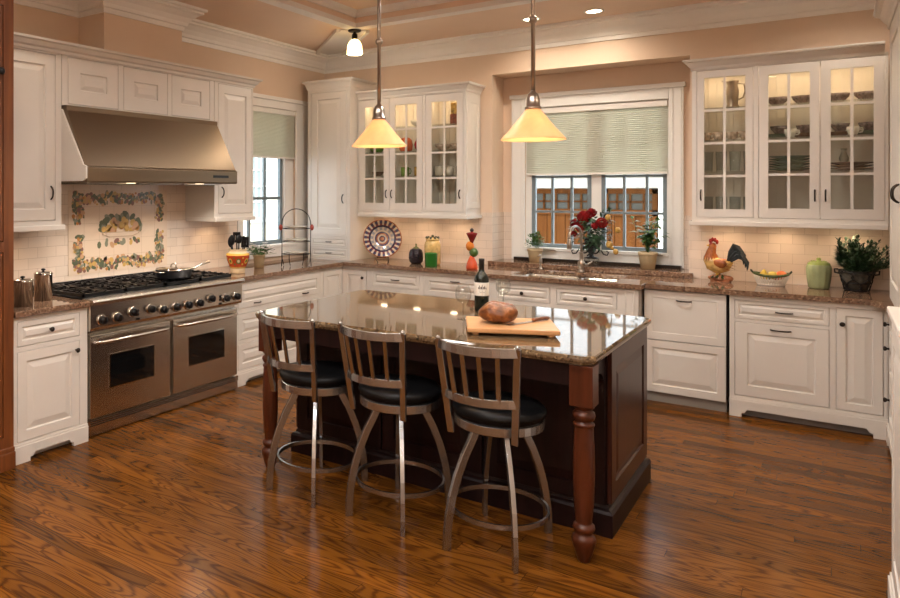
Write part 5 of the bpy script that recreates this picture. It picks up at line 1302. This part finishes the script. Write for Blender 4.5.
b = MB(); b.box(-2.4, 5.4, -.12, -.012, 2.40, 2.56); b.box(1.42, 1.54, -.10, -.012, 0, 2.4).box(2.38, 2.75, -.10, -.012, 0, 2.4).box(-1.45, -1.15, -.10, -.012, 0, 2.4); b.build('trim_board', WHITE, t)
b = MB(); b.prism([(-.55, 2.62), (-.55, 2.78), (2.5, 4.3), (5.5, 2.78), (5.5, 2.62)], 'x', -2.7, 5.7); b.build('roof', M('grey_shingles', (.30, .30, .30), .9, noise=.2, nscale=20), t)
b = MB(); b.box(-2.7, 5.7, -.58, -.55, 2.60, 2.80); b.build('fascia', WHITE, t)
t = thing('house', 'pale clapboard house next door seen through the window beside the range', 'house', (-5.2, 0, -.6))
CLAP = M('pale_yellow_siding', (.72, .66, .50), .6)
b = MB(); b.box(-3, 0, -3, 9, 0, 5.5)
for k in range(34): b.box(0, .018, -3, 9, .1 + k * .16, .25 + k * .16)
b.build('wall', CLAP, t)
for k, yy in enumerate((2.95, 3.95, 5.05, 6.2, 1.6)):
    b = MB(); z0, z1 = 1.65, 3.0
    b.box(.018, .06, yy - .36, yy + .36, z0 - .1, z0).box(.018, .06, yy - .36, yy + .36, z1, z1 + .12).box(.018, .06, yy - .36, yy - .28, z0, z1).box(.018, .06, yy + .28, yy + .36, z0, z1)
    for q in range(1, 3): b.box(.025, .045, yy - .28, yy + .28, z0 + (z1 - z0) * q / 4 - .012, z0 + (z1 - z0) * q / 4 + .012)
    b.box(.025, .05, yy - .28, yy + .28, (z0 + z1) / 2 - .02, (z0 + z1) / 2 + .02).box(.025, .045, yy - .28, yy + .28, z0 + (z1 - z0) * .75 - .012, z0 + (z1 - z0) * .75 + .012)
    for q in (-.09, .09): b.box(.025, .045, yy + q - .012, yy + q + .012, z0, z1)
    w = b.build('window', WHITE, t); b = MB(); b.box(.0185, .024, yy - .28, yy + .28, z0, z1); b.build('pane', M('pale_window_glass', (.22, .27, .27), .15), w)
b = MB(); b.prism([(.4, 5.5), (-3.4, 5.5), (-1.5, 7.2)], 'y', -3.3, 9.3); b.build('roof', bpy.data.materials['grey_shingles'], t)

# ------------------------------------------------------------------ light
def area(name, loc, sx, sy, power, col, rot=(0, 0, 0), par=None, spread=None):
    l = bpy.data.lights.new(name, 'AREA'); l.shape = 'RECTANGLE'; l.size = sx; l.size_y = sy; l.energy = power; l.color = col
    if spread: l.spread = spread
    o = bpy.data.objects.new(name, l); C.objects.link(o); o.location = loc; o.rotation_euler = rot
    return o
def spot(name, loc, power, col, ang=110, blend=.6, r=.06):
    l = bpy.data.lights.new(name, 'SPOT'); l.energy = power; l.color = col; l.spot_size = R(ang); l.spot_blend = blend; l.shadow_soft_size = r
    o = bpy.data.objects.new(name, l); C.objects.link(o); o.location = loc
    return o
def point(name, loc, power, col, r=.03):
    l = bpy.data.lights.new(name, 'POINT'); l.energy = power; l.color = col; l.shadow_soft_size = r
    o = bpy.data.objects.new(name, l); C.objects.link(o); o.location = loc
    return o
WARM = (1, .89, .75); NEUT = (1, .97, .94); WARMER = (1, .70, .42)
for i, (x, y, z, _) in enumerate(CANS): spot('can_light', (x, y, z - .012), (10 if i == 2 else 17 if i < 2 else 25) if i < 6 else (95 if y > -3 else 25 if x < 2 else 80), WARM if i < 6 else NEUT, 160, .8, .05 if i < 6 else .15)  # all but the first two are added fill lamps
for x in (2.37, 3.322): point('pendant_light', (x, -2.85, 1.93), 3.5, WARMER, .025)
point('corner_lamp_light', (1.05, -1.03, 2.885), 6, WARM, .04)
UC = (1, .72, .46)
PUCK = M('puck_lens', (1, .9, .75), .4, emit=((1, .78, .50), 9))
for par, px, rot in ((GCL, (.20, .58, .98), 0), (GCR, (.20, .58, .98), 0)):
    for x in px:
        b = MB(); b.lathe([(.034, 1.3995), (.034, 1.392), (.026, 1.390), (0, 1.390)], (x, -.17, 0), 18); b.build('puck_light', PUCK, par)
        spot('puck_spot', (par.location.x + x, -.17, 1.386), 2.6, UC, 150, .9, .03)
for y in (-1.93, -4.02): spot('puck_spot', (.19, y, 1.386), 2.6, UC, 150, .9, .03)
for y in (-3.28, -2.58): spot('hood_light', (.55, y, 1.672), 14, WARM, 140, .7, .03)
for x, w in ((.668 + .37, .70), (.668 + .97, .36), (3.727 + .21, .36), (3.727 + .80, .70)): area('display_light', (x, -.20, 2.560), w, .04, 1.25 if w > .5 else .75, (1, .76, .48))
# two unseen fill globes, added behind the camera to brighten the room
GLOBE = translucent('fill_globe_glass', (.95, .88, .75), .4, emit=((1, .93, .82), 5), rough=.3)
gl_ = None
for x, lab_ in ((2.25, 'added white fill globe behind the camera, dark cabinet side'), (5.32, 'added white fill globe behind the camera, hutch side')):
    if gl_ is None:
        gl_ = thing('fill_globe_pendant', lab_, 'pendant lamp', (x, -7.9, 0))
        b = MB(); b.ball((0, 0, 2.35), .14, 24); b.build('globe', GLOBE, gl_)
        b = MB(); b.lathe([(.05, 2.482), (.05, 2.50), (.012, 2.515), (.010, TZ - .02), (.06, TZ - .015), (.06, TZ)], (0, 0, 0), 18); b.build('rod', NICKEL, gl_)
    else: place(gl_, (x, -7.9, 0), 0, lab_)
    point('fill_globe_light', (x, -7.9, 2.35), 135 if x > 3 else 75, NEUT, .15)
s = bpy.data.lights.new('sun', 'SUN'); s.energy = 3.2; s.angle = R(2); s.color = (1, .93, .82)
so = bpy.data.objects.new('sun', s); C.objects.link(so); so.rotation_euler = Vector((-.45, .6, -.72)).to_track_quat('-Z', 'Y').to_euler()
w = bpy.data.worlds.new('sky'); bpy.context.scene.world = w; w.use_nodes = True
bg = w.node_tree.nodes['Background']; bg.inputs[0].default_value = (.80, .91, 1.0, 1); bg.inputs[1].default_value = 3.4

# ------------------------------------------------------------------ camera
cam = bpy.data.cameras.new('camera'); co = bpy.data.objects.new('camera', cam); C.objects.link(co)
co.location = (4.618, -6.712, 1.638); co.rotation_euler = (PI / 2, 0, .6454)
cam.sensor_width = 36; cam.sensor_fit = 'HORIZONTAL'; cam.lens = 718.3 / 900 * 36
cam.shift_x = (450 - 293.7) / 900; cam.shift_y = -(299 - 190.2) / 900
cam.clip_start = .05; cam.clip_end = 200
sc = bpy.context.scene; sc.camera = co
vs = sc.view_settings; vs.view_transform = 'Standard'; vs.look = 'None'; vs.exposure = 1.0; vs.gamma = 1; vs.use_curve_mapping = False
sc.cycles.max_bounces = 10; sc.cycles.diffuse_bounces = 5; sc.cycles.glossy_bounces = 5; sc.cycles.transparent_max_bounces = 12; sc.cycles.sample_clamp_indirect = 6
sc.cycles.use_denoising = True
